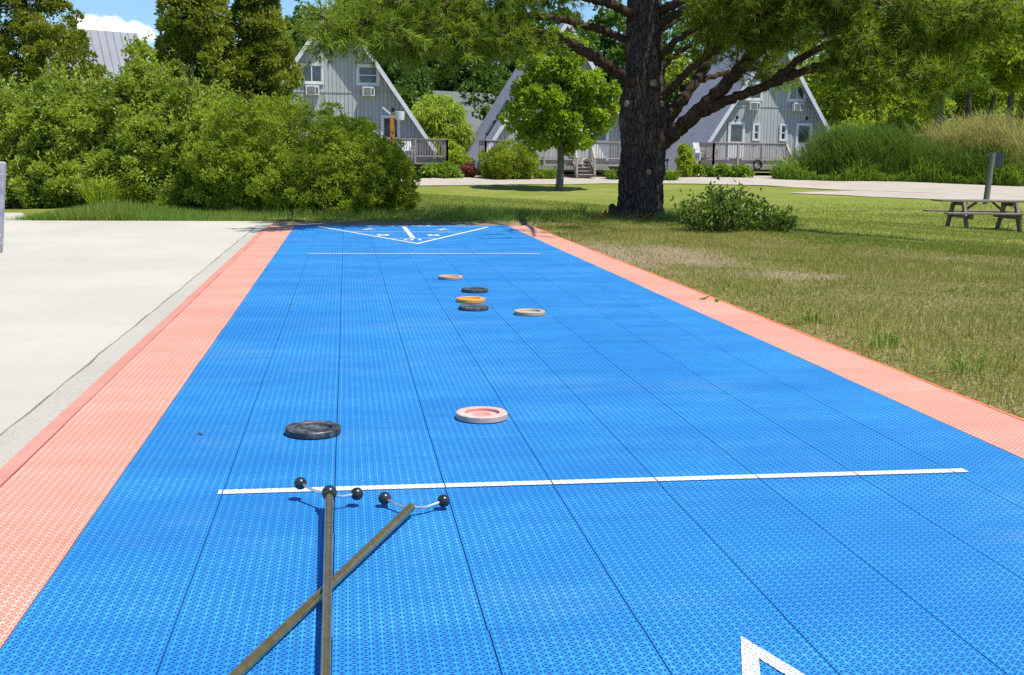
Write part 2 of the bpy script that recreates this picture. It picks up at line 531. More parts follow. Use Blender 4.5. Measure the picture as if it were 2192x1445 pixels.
MT['ball'] = plain('black_rubber_ball', (0.022, 0.022, 0.026), 0.28, 0.3, 40)


def shaftmat():
    n = NT('gold_cue_shaft')
    o = n.obj()
    a = n.noise(n.scale(o, (1, 1, 0.15)), 60, 5, 0.7)
    n.base(n.mix(n.ss(a, 0.35, 0.65), (0.25, 0.165, 0.040), (0.33, 0.235, 0.085))).rough(0.22)
    n.b.inputs['Metallic'].default_value = 0.75
    n.b.inputs['Coat Weight'].default_value = 0.4
    return n.m


MT['shaft'] = shaftmat()
MT['arm'] = plain('bare_aluminium', (0.72, 0.73, 0.72), 0.32, 0.15, 60, 0.85)

# ------------------------------------------------------------------ terrain, slab, road
def axis(*seg):
    out = []
    for a, b, s in seg: out.append(np.arange(a, b, s))
    return np.concatenate(out + [[seg[-1][1]]])


xs = axis((-400, -60, 20), (-60, -14, 2), (-14, 14, 0.2), (14, 40, 1), (40, 100, 4), (100, 460, 20))
ys = axis((-30, -4, 2), (-4, 18, 0.2), (18, 40, 0.6), (40, 72, 1), (72, 130, 4), (130, 700, 30))
GX, GY = np.meshgrid(xs, ys)
GZ = ground(GX, GY)
nx, ny = len(xs), len(ys)
idx = np.arange(nx * ny).reshape(ny, nx)
FQ = np.stack([idx[:-1, :-1], idx[:-1, 1:], idx[1:, 1:], idx[1:, :-1]], -1).reshape(-1, 4)
terr = npmesh('ground', np.stack([GX, GY, GZ], -1).reshape(-1, 3), FQ, MT['ground'], smooth=True)


def dryness(X, Y):
    return (1 - sstep(-0.5, 0.35, lip(X, Y))) * sstep(1.0, 2.6, X) * (1 - sstep(12.0, 13.6, Y))


def dirtiness(X, Y):
    d = np.exp(-(((X - 2.62) / 0.55) ** 2 + ((Y - 8.9) / 1.2) ** 2)) + 0.9 * np.exp(-(((X - 3.0) / 0.42) ** 2 + ((Y - 7.2) / 0.35) ** 2))
    d = d + 0.9 * np.exp(-((Y - 12.9) / 0.45) ** 2) * (1 - sstep(2.4, 3.2, X)) * sstep(-1.6, -0.9, X)
    d = d + 0.55 * np.exp(-((X - 2.12) / 0.12) ** 2) * (Y < 12)
    return np.clip(d, 0, 1)


for nm, fn in (('dry', dryness), ('dirt', dirtiness)):
    a = terr.data.attributes.new(nm, 'FLOAT', 'POINT')
    a.data.foreach_set('value', fn(GX, GY).astype(np.float32).ravel())
tag(terr, kind='structure')


def slab(name, poly, z0, z1, m):
    n = len(poly)
    mb = MB().add([(x, y, z0) for x, y in poly] + [(x, y, z1) for x, y in poly],
                  [tuple(range(n - 1, -1, -1)), tuple(range(n, 2 * n))] + [(i, (i + 1) % n, (i + 1) % n + n, i + n) for i in range(n)])
    return tag(mb.build(name, m), kind='structure')


# jagged joint between the smooth pavement and the gritty strip beside the court
jy = np.arange(-4.0, 13.21, 0.17)
jag = [(-0.948 + 0.003 * math.sin(1.1 * y) + random.uniform(-0.0035, 0.0035), y) for y in jy]
slab('pavement', [(-24, -4)] + [(x, y) for x, y in jag] + [(-0.95, 13.22), (-3.42, 13.14), (-3.95, 14.75), (-24, 14.7)], -0.09, -0.010, MT['concrete'])
slab('pavement_strip', [(-0.80, -4), (-0.80, 13.0), (-0.93, 13.1)] + [(x + max(0.0012, random.gauss(0.0035, 0.002)), y) for x, y in jag[::-1]], -0.09, -0.014, MT['rough_concrete'])


def hit(x, y):
    """where the sight line through a photo pixel meets the terrain"""
    d = ray(x, y)
    t = np.arange(3.0, 260, 0.05)
    P = EYE + np.outer(t, d)
    below = np.nonzero(P[:, 2] < ground(P[:, 0], P[:, 1]))[0]
    return P[below[0]] if len(below) else P[-1]


def ribbon(name, A, B, n, m, lift=0.02):
    """a strip between two edge lines, laid on the terrain"""
    A = np.asarray(A, float); B = np.asarray(B, float)
    def res(P):
        s = np.concatenate([[0], np.cumsum(np.linalg.norm(np.diff(P, axis=0), axis=1))])
        q = np.linspace(0, s[-1], n)
        return np.stack([np.interp(q, s, P[:, 0]), np.interp(q, s, P[:, 1])], -1)
    a, b = res(A), res(B)
    k = 7
    V = []
    for i in range(n):
        for j in range(k):
            p = a[i] * (1 - j / (k - 1)) + b[i] * (j / (k - 1))
            V.append((p[0], p[1], gxy(p[0], p[1]) + lift))
    idx = np.arange(n * k).reshape(n, k)
    Fq = np.stack([idx[:-1, :-1], idx[:-1, 1:], idx[1:, 1:], idx[1:, :-1]], -1).reshape(-1, 4)
    return tag(npmesh(name, V, Fq, m, smooth=True), kind='structure')


near_px = [(560, 402), (880, 399), (1100, 396), (1300, 394), (1480, 394.5), (1640, 398), (1800, 408), (1835, 408.5)]
far_px = [(560, 381), (880, 378), (1100, 376), (1300, 374), (1480, 372), (1640, 377), (1800, 389), (1960, 391), (2192, 401)]
NP = [hit(*q)[:2] for q in near_px]; FP = [hit(*q)[:2] for q in far_px]
spur_a = [hit(*q)[:2] for q in [(1690, 414), (1800, 419), (1950, 426), (2192, 431)]]
FPx = [(FP[0][0] - 90, FP[0][1] + 2)] + [tuple(p) for p in FP] + [(FP[-1][0] + 60, FP[-1][1] - 14)]
NPx = [(NP[0][0] - 90, NP[0][1] + 2)] + [tuple(p) for p in NP] + [tuple(hit(1990, 415)[:2]), tuple(hit(2192, 423)[:2]), (hit(2192, 423)[0] + 60, hit(2192, 423)[1] - 16)]
ribbon('road', NPx, FPx, 160, MT['road'], 0.03)
sp_top = [tuple(hit(*q)[:2]) for q in [(1690, 413), (1800, 410), (1835, 408.7), (1990, 415), (2192, 423)]]
ribbon('road_spur', [tuple(p) for p in spur_a] + [(spur_a[-1][0] + 50, spur_a[-1][1] - 16)], sp_top + [(sp_top[-1][0] + 50, sp_top[-1][1] - 15.5)], 90, MT['road'], 0.026)

# ------------------------------------------------------------------ the court
court = tag(bpy.data.objects.new('shuffleboard_court', None), kind='structure')
COL.objects.link(court)
X0, NX, Y0 = -0.540, 9, -1.05
NY = 53
YE = Y0 + NY * TILE            # far end
jogs = [[random.uniform(-0.0012, 0.0012) + 0.0011 * math.sin(0.5 * r + c) for r in range(NY + 1)] for c in range(NX + 3)]


def tiles(name, xa, n, col0, m, trim=0.0):
    V = []; Fq = []; vv = []
    g = 0.0010
    zc = [[random.uniform(-0.0007, 0.0007) for _ in range(NY + 1)] for _ in range(n + 1)]
    for c in range(n):
        for r in range(NY):
            xl = xa + c * TILE + jogs[col0 + c][r] + g; xr = xa + (c + 1) * TILE + jogs[col0 + c + 1][r] - g
            yl = Y0 + r * TILE; yr = Y0 + (r + 1) * TILE - 0.0002
            z = [zc[c][r], zc[c + 1][r], zc[c + 1][r + 1], zc[c][r + 1]]
            k = len(V)
            V += [(xl, yl, z[0]), (xr, yl, z[1]), (xr, yr, z[2]), (xl, yr, z[3]),
                  (xl, yl, -0.012), (xr, yl, -0.012), (xr, yr, -0.012), (xl, yr, -0.012)]
            Fq += [(k, k + 1, k + 2, k + 3), (k, k + 4, k + 5, k + 1), (k + 1, k + 5, k + 6, k + 2), (k + 2, k + 6, k + 7, k + 3), (k + 3, k + 7, k + 4, k)]
            vv += [random.random()] * 5
    return npmesh(name, V, Fq, m, court, vv)


tiles('blue_surface', X0, NX, 1, MT['blue'])
tiles('red_border', X0 - TILE, 1, 0, MT['red'])
XR = X0 + NX * TILE
tiles('red_border', XR, 1, 10, MT['red'])
MB().box(X0 - TILE, XR + TILE, Y0, YE, -0.026, -0.0125).build('underlay', MT['underlay'], court)
xl = X0 - TILE - 0.003
mb = MB()
for r in range(NY):
    y0, y1 = Y0 + r * TILE + 0.0008, Y0 + (r + 1) * TILE - 0.0008
    mb.add([(xl, y0, 0.0), (xl - 0.055, y0, -0.012), (xl - 0.055, y0, -0.0137), (xl, y0, -0.0137), (xl, y1, 0.0), (xl - 0.055, y1, -0.012), (xl - 0.055, y1, -0.0137), (xl, y1, -0.0137)],
           [(0, 1, 5, 4), (1, 2, 6, 5), (3, 0, 4, 7), (0, 3, 2, 1), (4, 5, 6, 7)])
mb.build('edge_ramp', MT['redramp'], court)
xr_ = XR + TILE + 0.003
mb = MB()
for r in range(NY):
    y0, y1 = Y0 + r * TILE + 0.0008, Y0 + (r + 1) * TILE - 0.0008
    mb.add([(xr_, y0, 0.0), (xr_ + 0.05, y0, -0.014), (xr_ + 0.05, y0, -0.02), (xr_, y0, -0.02), (xr_, y1, 0.0), (xr_ + 0.05, y1, -0.014), (xr_ + 0.05, y1, -0.02), (xr_, y1, -0.02)],
           [(0, 4, 5, 1), (1, 5, 6, 2), (3, 7, 4, 0), (0, 1, 2, 3), (4, 7, 6, 5)])
mb.build('edge_ramp', MT['orangeramp'], court)
ZL = 0.0021


def flat(name, polys, m):
    V = []; Fs = []
    for P in polys:
        k = len(V); V += [(x, y, ZL) for x, y in P]; Fs.append(tuple(range(k, k + len(P))))
    me = bpy.data.meshes.new(name); me.from_pydata(V, [], Fs)
    bm = bmesh.new(); bm.from_mesh(me); bmesh.ops.recalc_face_normals(bm, faces=bm.faces)
    for f in bm.faces:
        if f.normal.z < 0: f.normal_flip()
    bm.to_mesh(me); bm.free()
    return link(name, me, m, court)


def cut_at_seams(xa, xb, ya, yb):
    """one painted bar, broken where the tile seams run"""
    out = []; c = [xa] + [X0 + k * TILE for k in range(NX + 1) if xa < X0 + k * TILE < xb] + [xb]
    for i in range(len(c) - 1):
        l = c[i] + (0.0016 if i else 0); r = c[i + 1] - (0.0016 if i < len(c) - 2 else 0)
        out.append([(l, ya), (r, ya), (r, yb), (l, yb)])
    return out


flat('dead_line', cut_at_seams(-0.295, 1.530, 2.548, 2.580), MT['whitepaint'])
flat('dead_line', cut_at_seams(-0.295, 1.512, 8.819, 8.851), MT['whitepaint'])
XM = 0.604


def triangle(tip, base, k, s, cross, y_div, w=0.034, XM=XM):
    """scoring triangle: two sides, cross lines and the middle line. s = +1 opens away, -1 opens towards the near end"""
    P = []
    L = abs(base - tip)
    for e in (-1, 1):
        hw = w / math.cos(math.atan(k)) / 2
        P.append([(XM, tip - s * hw / k), (XM + e * (k * L + hw), base), (XM + e * (k * L - hw), base), (XM, tip + s * hw / k)])
    for y in cross:
        h = k * abs(y - tip) - 0.03
        P += cut_at_seams(XM - h, XM + h, y - 0.015, y + 0.015)
    P.append([(XM - 0.022, y_div[0]), (XM + 0.022, y_div[0]), (XM + 0.022, y_div[1]), (XM - 0.022, y_div[1])])
    return P


flat('scoring_triangle', triangle(9.82, 12.10, 0.392, 1, (10.43, 11.28, 12.20), (10.45, 12.18)), MT['whitepaint'])
flat('scoring_triangle', triangle(1.628, -1.0, 0.335, -1, (1.05, 0.16, -0.74), (1.03, -0.72), 0.0265, 0.626), MT['whitepaint'])


def numeral(txt, x, y, size, rot, sx=1.0):
    cu = bpy.data.curves.new('numeral', 'FONT')
    cu.body = txt; cu.size = size; cu.align_x = 'CENTER'; cu.align_y = 'CENTER'; cu.offset = 0.004 * size / 0.2
    tmp = bpy.data.objects.new('numeral_text', cu); COL.objects.link(tmp)
    bpy.context.view_layer.update()
    me = bpy.data.meshes.new_from_object(tmp.evaluated_get(bpy.context.evaluated_depsgraph_get()))
    bpy.data.objects.remove(tmp)
    o = link('numeral', me, MT['whitepaint'], court)
    o.location = (x, y, ZL); o.rotation_euler = (0, 0, rot); o.scale = (sx, 1, 1)
    return o


for txt, x, y, sz in (('10', XM, 10.27, 0.20), ('8', XM - 0.26, 10.86, 0.26), ('8', XM + 0.22, 10.86, 0.26), ('7', XM - 0.38, 11.72, 0.28), ('7', XM + 0.38, 11.72, 0.28), ('10  OFF', XM - 0.1, 12.275, 0.12)):
    numeral(txt, x, y, sz, PI, 1.0 if txt != '10  OFF' else 2.2)
for txt, x, y, sz in (('10', XM, 1.22, 0.26), ('8', XM - 0.22, 0.62, 0.40), ('8', XM + 0.22, 0.62, 0.40), ('7', XM - 0.34, -0.28, 0.42), ('7', XM + 0.34, -0.28, 0.42)):
    numeral(txt, x, y, sz, 0)


# ------------------------------------------------------------------ discs
def disc(x, y, label, m_rim, m_dish, flip=False, group=None):
    t = thing('shuffleboard_disc', label, 'disc', (x, y, 0.0012), random.uniform(0, 6), 'discs lying on the blue court')
    R, h = 0.0760, 0.0185
    if not flip:
        prof = [(R - 0.003, 0.0), (R, 0.002), (R, h - 0.0022), (R - 0.0022, h), (0.0535, h), (0.0520, h - 0.0015), (0.0512, h - 0.0095)]
        MB().lathe(prof, 56).build('rim', m_rim, t, True)
        MB().lathe([(0.0518, h - 0.0014), (0.0505, h - 0.009), (0.047, h - 0.0105), (0.030, h - 0.0100), (0.028, h - 0.0085), (0.012, h - 0.0085), (0.010, h - 0.0098), (0.003, h - 0.0098)], 48, (0, 0, 0), False).build('dish', m_dish, t, True)
    else:
        prof = [(R - 0.004, 0.0), (R, 0.003), (R, h - 0.006), (R - 0.002, h - 0.002), (R - 0.008, h)]
        MB().lathe(prof + [(0.060, h - 0.0005)], 56).build('rim', m_rim, t, True)
        MB().lathe([(0.0597, 0.006), (0.0595, h - 0.0012), (0.05, h - 0.0022), (0.015, h - 0.003)], 48).build('dish', m_dish, t, True)
    return t


D = MT
disc(-0.097, 3.105, 'black shuffleboard disc with scuffed rim, nearest disc on the left of the court', D['disc_black'], D['disc_black'])
disc(0.389, 3.245, 'faded pink shuffleboard disc with bright pink dish and whitened rim', D['disc_pink'], D['disc_pink_in'])
disc(0.880, 5.415, 'cream white shuffleboard disc lying apart on the right of the far group', D['disc_cream'], D['disc_cream'])
disc(0.626, 5.610, 'dark slate disc lying flat side up just in front of the yellow disc', D['disc_slate'], D['disc_slate'], True)
disc(0.645, 5.912, 'yellow orange shuffleboard disc between two dark discs', D['disc_yellow'], D['disc_yellow'])
disc(0.716, 6.350, 'charcoal shuffleboard disc with open dish just beyond the yellow disc', D['disc_slate'], D['disc_black'])
disc(0.639, 7.020, 'tan shuffleboard disc, farthest disc from the crossed cues', D['disc_tan'], D['disc_tan'])


# ------------------------------------------------------------------ cues
def gpt(x, y, z):
    d = ray(x, y); t = (z - HC) / d[2]
    return EYE + d * t


def cue(label, hub_px, ball_px, butt_px, z_hub, z_ball, z_butt, r0, r1, cap):
    hub = Vector(gpt(*hub_px, z_hub)); butt = Vector(gpt(*butt_px, z_butt))
    ext = butt + (butt - hub) * 0.62            # the shaft goes on behind the camera's foot
    t = thing('shuffleboard_cue', label, 'cue', (hub.x, hub.y, 0), 0, 'cues lying crossed on the court')
    o = Vector((hub.x, hub.y, 0))
    P = [hub - o, butt - o, ext - o]
    n_ = 14
    pts = [P[0].lerp(P[2], i / n_) for i in range(n_ + 1)]
    MB().tube([tuple(p) for p in pts], [r0, r0 + (r1 - r0) * 0.62, r1], 20).build('shaft', MT['shaft'], t, True)
    grip = [P[2].lerp(P[2] + (P[2] - P[0]).normalized() * 0.16, i / 5) for i in range(6)]
    MB().tube([tuple(p) for p in grip], [r1 + 0.003] * 2, 16).build('grip', MT['ball'], t, True)
    for (bx, by), zb in zip(ball_px, z_ball):
        b = Vector(gpt(bx, by, zb)) - o
        d = (b - P[0])
        mid = P[0] + d * 0.45 + Vector((0, 0, -0.006))
        MB().tube(spline([P[0] + d * 0.06, mid, b], 6), [0.0036, 0.0032], 10).build('arm', MT['arm'], t, True)
        bb = MB()
        prof = [(0.0142 * math.sin(a), -0.0142 * math.cos(a)) for a in np.linspace(0.12, PI - 0.12, 15)]
        bb.lathe(prof, 24, b)
        bb.build('glide_ball', MT['ball'], t, True)
    if cap:
        ax = (P[0] - P[1]).normalized()
        prof = [(0.0165 * math.sin(a), -0.0165 * math.cos(a)) for a in np.linspace(0.1, PI - 0.1, 15)]
        MB().lathe(prof, 26, P[0] + ax * 0.004).build('end_knob', MT['ball'], t, True)
        MB().tube([tuple(P[0] - ax * 0.010), tuple(P[0] - ax * 0.024)], [r0 + 0.0035] * 2, 20).build('collar', MT['ball'], t, True)
    else:
        ax = (P[0] - P[1]).normalized()
        MB().tube([tuple(P[0] - ax * 0.002), tuple(P[0] + ax * 0.012)], [0.0075, 0.005], 16).build('ferrule', MT['arm'], t, True)
    return t


cue('gold cue with black knob at its head, lying on top of the other cue', (705, 1056), [(643, 1034.5), (764, 1057)], (697, 1445), 0.043, (0.040, 0.029), 0.027, 0.0088, 0.0074, True)
cue('gold cue lying slantwise under the other cue, bare metal head', (880, 1086), [(823.5, 1066.5), (949.5, 1072)], (502, 1448), 0.022, (0.0195, 0.0195), 0.0085, 0.0092, 0.0080, False)

# ------------------------------------------------------------------ foliage machinery
def basis(d):
    a = np.where(np.abs(d[:, 2:3]) < 0.9, np.array([[0, 0, 1.0]]), np.array([[1.0, 0, 0]]))
    s = np.cross(d, a); s /= np.linalg.norm(s, axis=1)[:, None] + 1e-9
    return s, np.cross(s, d)


def rdir(n):
    d = rng.normal(size=(n, 3)); return d / (np.linalg.norm(d, axis=1)[:, None] + 1e-9)


def unit(d): return d / (np.linalg.norm(d, axis=1)[:, None] + 1e-9)


def leaves(P, D_, L, W, fold=0.25):
    """pointed leaves at P, growing along D_, L long and W wide; four corners each, folded along the midrib"""
    n = len(P)
    s, u = basis(D_)
    a = rng.uniform(0, 2 * PI, n)[:, None]
    side = s * np.cos(a) + u * np.sin(a); nor = np.cross(side, D_)
    L = np.broadcast_to(np.asarray(L, float), (n,))[:, None]; W = np.broadcast_to(np.asarray(W, float), (n,))[:, None]
    V = np.empty((n, 4, 3))
    V[:, 0] = P
    V[:, 1] = P + D_ * L * 0.45 + side * W * 0.5 + nor * W * fold
    V[:, 2] = P + D_ * L
    V[:, 3] = P + D_ * L * 0.45 - side * W * 0.5 + nor * W * fold
    Fq = np.arange(4 * n).reshape(n, 4)
    return V.reshape(-1, 3), Fq


def clump_points(blobs, n, clumps, cr, fill=0.25, lo=0.45):
    """points for leaves: small leafy clumps spread over each ellipsoid's outer part, plus some inside"""
    w = np.array([(b[3] * b[4] + b[4] * b[5] + b[3] * b[5]) for b in blobs]); w /= w.sum()
    PP = []; DD = []
    for b, q in zip(blobs, w):
        c = np.array(b[:3]); r = np.array(b[3:6])
        k = max(3, int(clumps * q)); m = int(n * q)
        cd = rdir(k); cr_ = rng.uniform(lo, 1.0, k) ** 0.5
        cc = c + cd * r * cr_[:, None]
        rad = cr * rng.uniform(0.6, 1.35, k)
        j = rng.integers(0, k, m)
        d = rdir(m)
        d = unit(d + 0.55 * cd[j] + np.array([0, 0, 0.25]))
        rr = rad[j] * np.cbrt(rng.uniform(0.2, 1.0, m))
        P = cc[j] + d * rr[:, None] * np.array([1, 1, 0.75])
        inside = rng.random(m) < fill
        Pin = c + rdir(m) * r * (rng.uniform(0.1, 1, m)[:, None] ** 0.4) * 0.86
        P = np.where(inside[:, None], Pin, P)
        PP.append(P); DD.append(d)
    return np.vstack(PP), np.vstack(DD)


def clip_ground(P, D_, g=0.02):
    ok = P[:, 2] > ground(P[:, 0], P[:, 1]) + g
    return P[ok], D_[ok]


def foliage(name, blobs, n, L, W, m, parent, clumps=60, cr=0.3, fill=0.25, droop=0.0, up=0.0, rnd=0.8, origin=(0, 0, 0), tint=None, lo=0.45, keep=None, shoots=0):
    P, d = clump_points(blobs, n, clumps, cr, fill, lo)
    P, d = clip_ground(P, d)
    if keep is not None:
        ok = keep(P); P, d = P[ok], d[ok]
    k = len(P)
    D_ = unit(d + rnd * rdir(k) + np.array([0, 0, up - droop]))
    if shoots:
        hi = np.argsort(P[:, 2] + 0.9 * rng.random(k))[-int(k * 0.5):]
        b = P[rng.choice(hi, shoots)]; sl = rng.uniform(0.10, 0.34, shoots) * (0.5 if shoots == 500 else 1)
        sdir = unit(rng.normal(0, 0.38, (shoots, 3)) + np.array([0, -0.15, 0.9]))
        m_ = 16
        f = np.tile(np.linspace(0.05, 1, m_), shoots)[:, None]
        P2 = np.repeat(b, m_, 0) + np.repeat(sdir * sl[:, None], m_, 0) * f + rng.normal(0, 0.008, (shoots * m_, 3))
        D2 = unit(np.repeat(sdir, m_, 0) * 0.8 + 0.8 * rdir(shoots * m_))
        P = np.vstack([P, P2]); D_ = np.vstack([D_, D2]); k = len(P)
    s = rng.uniform(0.65, 1.35, k)
    V, Fq = leaves(P, D_, L * s, W * s)
    patch = 0.5 + 0.25 * np.sin(P[:, 0] * 2.1 / max(cr * 3, 0.3) + 1.3) + 0.25 * np.sin(P[:, 2] * 2.7 / max(cr * 3, 0.3) + P[:, 1])
    v = np.clip(0.55 * rng.random(k) + 0.45 * patch + rng.normal(0, 0.08, k), 0, 1)
    if tint is not None: v = tint(P, v)
    return npmesh(name, V - np.array(origin), Fq, m, parent, v)


def shrub(name, label, cat, px, py, Y, blobs, n, L, W, m, clumps=40, cr=0.16, group=None, stems=4, sm='bark_grey', **kw):
    """blobs relative to the base point"""
    c = at(px, py, Y); x, y = c[0], Y
    z = gxy(x, y)
    t = thing(name, label, cat, (x, y, z), 0, group)
    B = [(b[0] + x, b[1] + y, b[2] + z, b[3], b[4], b[5]) for b in blobs]
    foliage('foliage', B, n, L, W, m, t, clumps, cr, origin=(x, y, z), **kw)
    if stems:
        mb = MB(); top = max(b[2] for b in blobs)
        for k in range(stems):
            a = 2 * PI * k / stems + random.random(); r = random.uniform(0.2, 0.7) * blobs[0][3]
            mb.tube(spline([(0.06 * math.cos(a), 0.06 * math.sin(a), -0.03), (0.4 * r * math.cos(a), 0.4 * r * math.sin(a), top * 0.5), (r * math.cos(a), r * math.sin(a), top * 1.1)], 4), [0.02, 0.006], 6)
        mb.build('stems', MT[sm], t, True)
    return t


def blades(name, P, h, w, m, lean=0.5, parent=None, v=None, curve=0.0, origin=(0, 0, 0), direc=None):
    """grass blades: one triangle each, or two when they bend over"""
    n = len(P)
    a = rng.uniform(0, 2 * PI, n)
    s = np.stack([np.cos(a), np.sin(a), np.zeros(n)], -1)
    b = rng.uniform(0, 2 * PI, n)
    h = np.broadcast_to(np.asarray(h, float), (n,)) * rng.uniform(0.55, 1.25, n)
    le = np.abs(rng.normal(0, lean, n))
    l = np.stack([np.cos(b), np.sin(b), np.zeros(n)], -1)
    if direc is not None: l = direc
    tip = P + l * (h * np.sin(np.minimum(le, 1.3)))[:, None] + np.array([0, 0, 1]) * (h * np.cos(np.minimum(le, 1.3)))[:, None]
    w = (np.broadcast_to(np.asarray(w, float), (n,)) / 2)[:, None]
    if not curve:
        V = np.stack([P - s * w, P + s * w, tip], 1).reshape(-1, 3)
        Fq = np.arange(3 * n).reshape(n, 3)
    else:
        mid = P + (tip - P) * 0.55 + np.array([0, 0, 1]) * (h * 0.12)[:, None]
        tip = tip + l * (h * curve)[:, None] - np.array([0, 0, 1]) * (h * curve * 0.5)[:, None]
        V = np.stack([P - s * w * 0.7, P + s * w * 0.7, mid + s * w, mid - s * w, tip], 1).reshape(-1, 3)
        k = np.arange(n)[:, None] * 5
        Fq = np.vstack([k + np.array([[0, 1, 2]]), k + np.array([[0, 2, 3]]), k + np.array([[3, 2, 4]])])
    if v is None: v = rng.random(n)
    if curve: v = np.concatenate([v, v, v])
    return npmesh(name, V - np.array(origin), Fq, m, parent, v)


def scatter(n, x0, x1, y0, y1, power=1.0):
    X = rng.uniform(x0, x1, n); Y = y0 + (y1 - y0) * rng.random(n) ** power
    return X, Y


# ------------------------------------------------------------------ grass
X, Y = scatter(420000, 2.03, 7.5, 0.8, 14.2, 1.25)
pat = 1.2 * np.sin(0.9 * X - 1.1 * Y + 1.0) * np.sin(0.6 * X + 0.8 * Y) + np.sin(1.9 * X + 0.8 * Y) + np.sin(3.3 * Y - 1.2 * X + 1) + np.sin(7.1 * X + 5.3 * Y) * 0.7 + np.sin(11.3 * X - 9.1 * Y + 2) * 0.6
keep = (rng.random(len(X)) > dirtiness(X, Y) * 0.93) & (lip(X, Y) < 0.9 + 0.2 * pat * 0.3) & (X > 2.045 + 0.025 * np.abs(np.sin(9 * Y)) * (rng.random(len(X)) > 0.15))
X, Y, pat = X[keep], Y[keep], pat[keep]
dry = dryness(X, Y)
vv = np.clip(0.40 + 0.11 * pat + rng.normal(0, 0.26, len(X)), 0, 1)
sel = dry > rng.random(len(X)) * 0.8 + 0.35 * (np.sin(2.6 * X + 1.7 * Y) * np.sin(3.9 * Y - 1.4 * X + 2) > 0.45)
Z = ground(X, Y)
P = np.stack([X, Y, Z - 0.003], -1)
hh = 0.030 + 0.010 * np.clip(pat, -1, 2)
tag(blades('dry_lawn_grass', P[sel], hh[sel], 0.0042, MT['grass_dry'], 0.75, v=vv[sel]), 'short parched grass on the bank right of the court', 'grass', kind='stuff')
Xg, Yg = scatter(330000, -2.5, 24, 9, 44, 1.5)
kg = (lip(Xg, Yg) > -0.35 + 0.5 * rng.random(len(Xg))) | (Yg > 13.6)
kg &= ~((Xg < 2.1) & (Yg < 13.4)) & ((Xg > -1.0) | (Yg > 15)) & (Xg < 0.62 * Yg + 1)
kg &= rng.random(len(Xg)) > 0.97 * sstep(26, 43, Yg)
Xg, Yg = Xg[kg], Yg[kg]
patg = np.sin(0.7 * Xg + 0.5 * Yg) + np.sin(1.6 * Yg - 0.9 * Xg) + np.sin(4.1 * Xg + 2.2 * Yg) * 0.5
Pg = np.stack([Xg, Yg, ground(Xg, Yg) - 0.004], -1)
vg = np.clip(0.45 + 0.12 * patg + rng.normal(0, 0.2, len(Xg)), 0, 1)
Pall = np.vstack([Pg, P[~sel]]); vall = np.concatenate([vg, vv[~sel] * 0.9])
tag(blades('green_lawn_grass', Pall, 0.022 + 0.0012 * Pall[:, 1], 0.004 + 0.0005 * Pall[:, 1], MT['grass_green'], 0.6, v=vall), 'mown green lawn grass in the hollow beyond the court', 'grass', kind='stuff')
# uncut fringe behind the far end of the court and under the pine
Xf, Yf = scatter(26000, -1.4, 5.2, 13.25, 15.0, 1.0)
kf = rng.random(len(Xf)) < (0.20 + 0.8 * np.exp(-((Yf - 14.35) / 0.38) ** 2)) * (0.35 + 0.65 * (np.sin(2.3 * Xf) * np.sin(5.1 * Xf + 1) > -0.25))
kf &= lip(Xf, Yf) < 2.4
Xf, Yf = Xf[kf], Yf[kf]
tag(blades('uncut_grass', np.stack([Xf, Yf, ground(Xf, Yf) - 0.01], -1), 0.12, 0.008, MT['grass_tall'], 0.38, v=rng.random(len(Xf)) * 0.95), 'uncut grass fringe behind the far end of the court', 'grass', kind='stuff')
Xf, Yf = scatter(30000, -4.2, -0.9, 13.18, 14.9, 1.6)
kf = (Xf > -3.5 + (Yf - 13.15) * 0.25 - 0.3 * rng.random(len(Xf)))
Xf, Yf = Xf[kf], Yf[kf]
tag(blades('verge_grass', np.stack([Xf, Yf, ground(Xf, Yf) - 0.02], -1), 0.085 + 0.10 * np.exp(-((Xf + 2.7) / 0.5) ** 2), 0.008, MT['grass_tall'], 0.5, v=np.clip(rng.random(len(Xf)) * (1.0 + 0.1 * np.sin(4 * Xf)), 0, 1)), 'rough grass verge between the pavement and the hedge', 'grass', kind='stuff')


def grass_clump(name, label, cat, x, y, n, h, spread, w, m, curve=0.35, lean=0.5, group=None, vmax=0.9):
    z = gxy(x, y)
    t = thing(name, label, cat, (x, y, z), 0, group)
    a = rng.uniform(0, 2 * PI, n); r = spread * np.sqrt(rng.random(n))
    P = np.stack([r * np.cos(a), r * np.sin(a), np.full(n, -0.01)], -1)
    out = np.stack([np.cos(a), np.sin(a), np.zeros(n)], -1)
    blades('leaf_blades', P, h, w, m, lean, t, rng.random(n) * vmax, curve, direc=unit(out + 0.5 * rng.normal(size=(n, 3)) * np.array([1, 1, 0])))
    return t


q = hit(215, 452)
grass_clump('ornamental_grass', 'tall arching clump of light green grass at the foot of the hedge', 'grass clump', q[0], q[1] + 0.25, 150, 0.52, 0.17, 0.016, MT['willow'], 0.4, 0.45)
for i, (px_, py_, nn, hh_, lab) in enumerate([(1893, 745, 60, 0.085, 'bright green weed tuft where the parched grass meets the court edge'),
                                   (1730, 690, 70, 0.07, 'farthest bright green weed tuft beside the orange court edge'),
                                   (2060, 800, 40, 0.10, 'broad leaved green weed nearest the camera in the parched grass'),
                                   (1240, 462, 60, 0.20, 'thin tall grass tuft left of the pine trunk'),
                                   (1425, 472, 60, 0.16, 'green grass tuft between the pine trunk and the dark shrub')]):
    q = hit(px_, py_)
    grass_clump('weed_tuft', lab, 'weed', q[0], q[1], nn, hh_, 0.06, 0.006, MT['grass_tall'], 0.3, 0.75, None, 0.9)

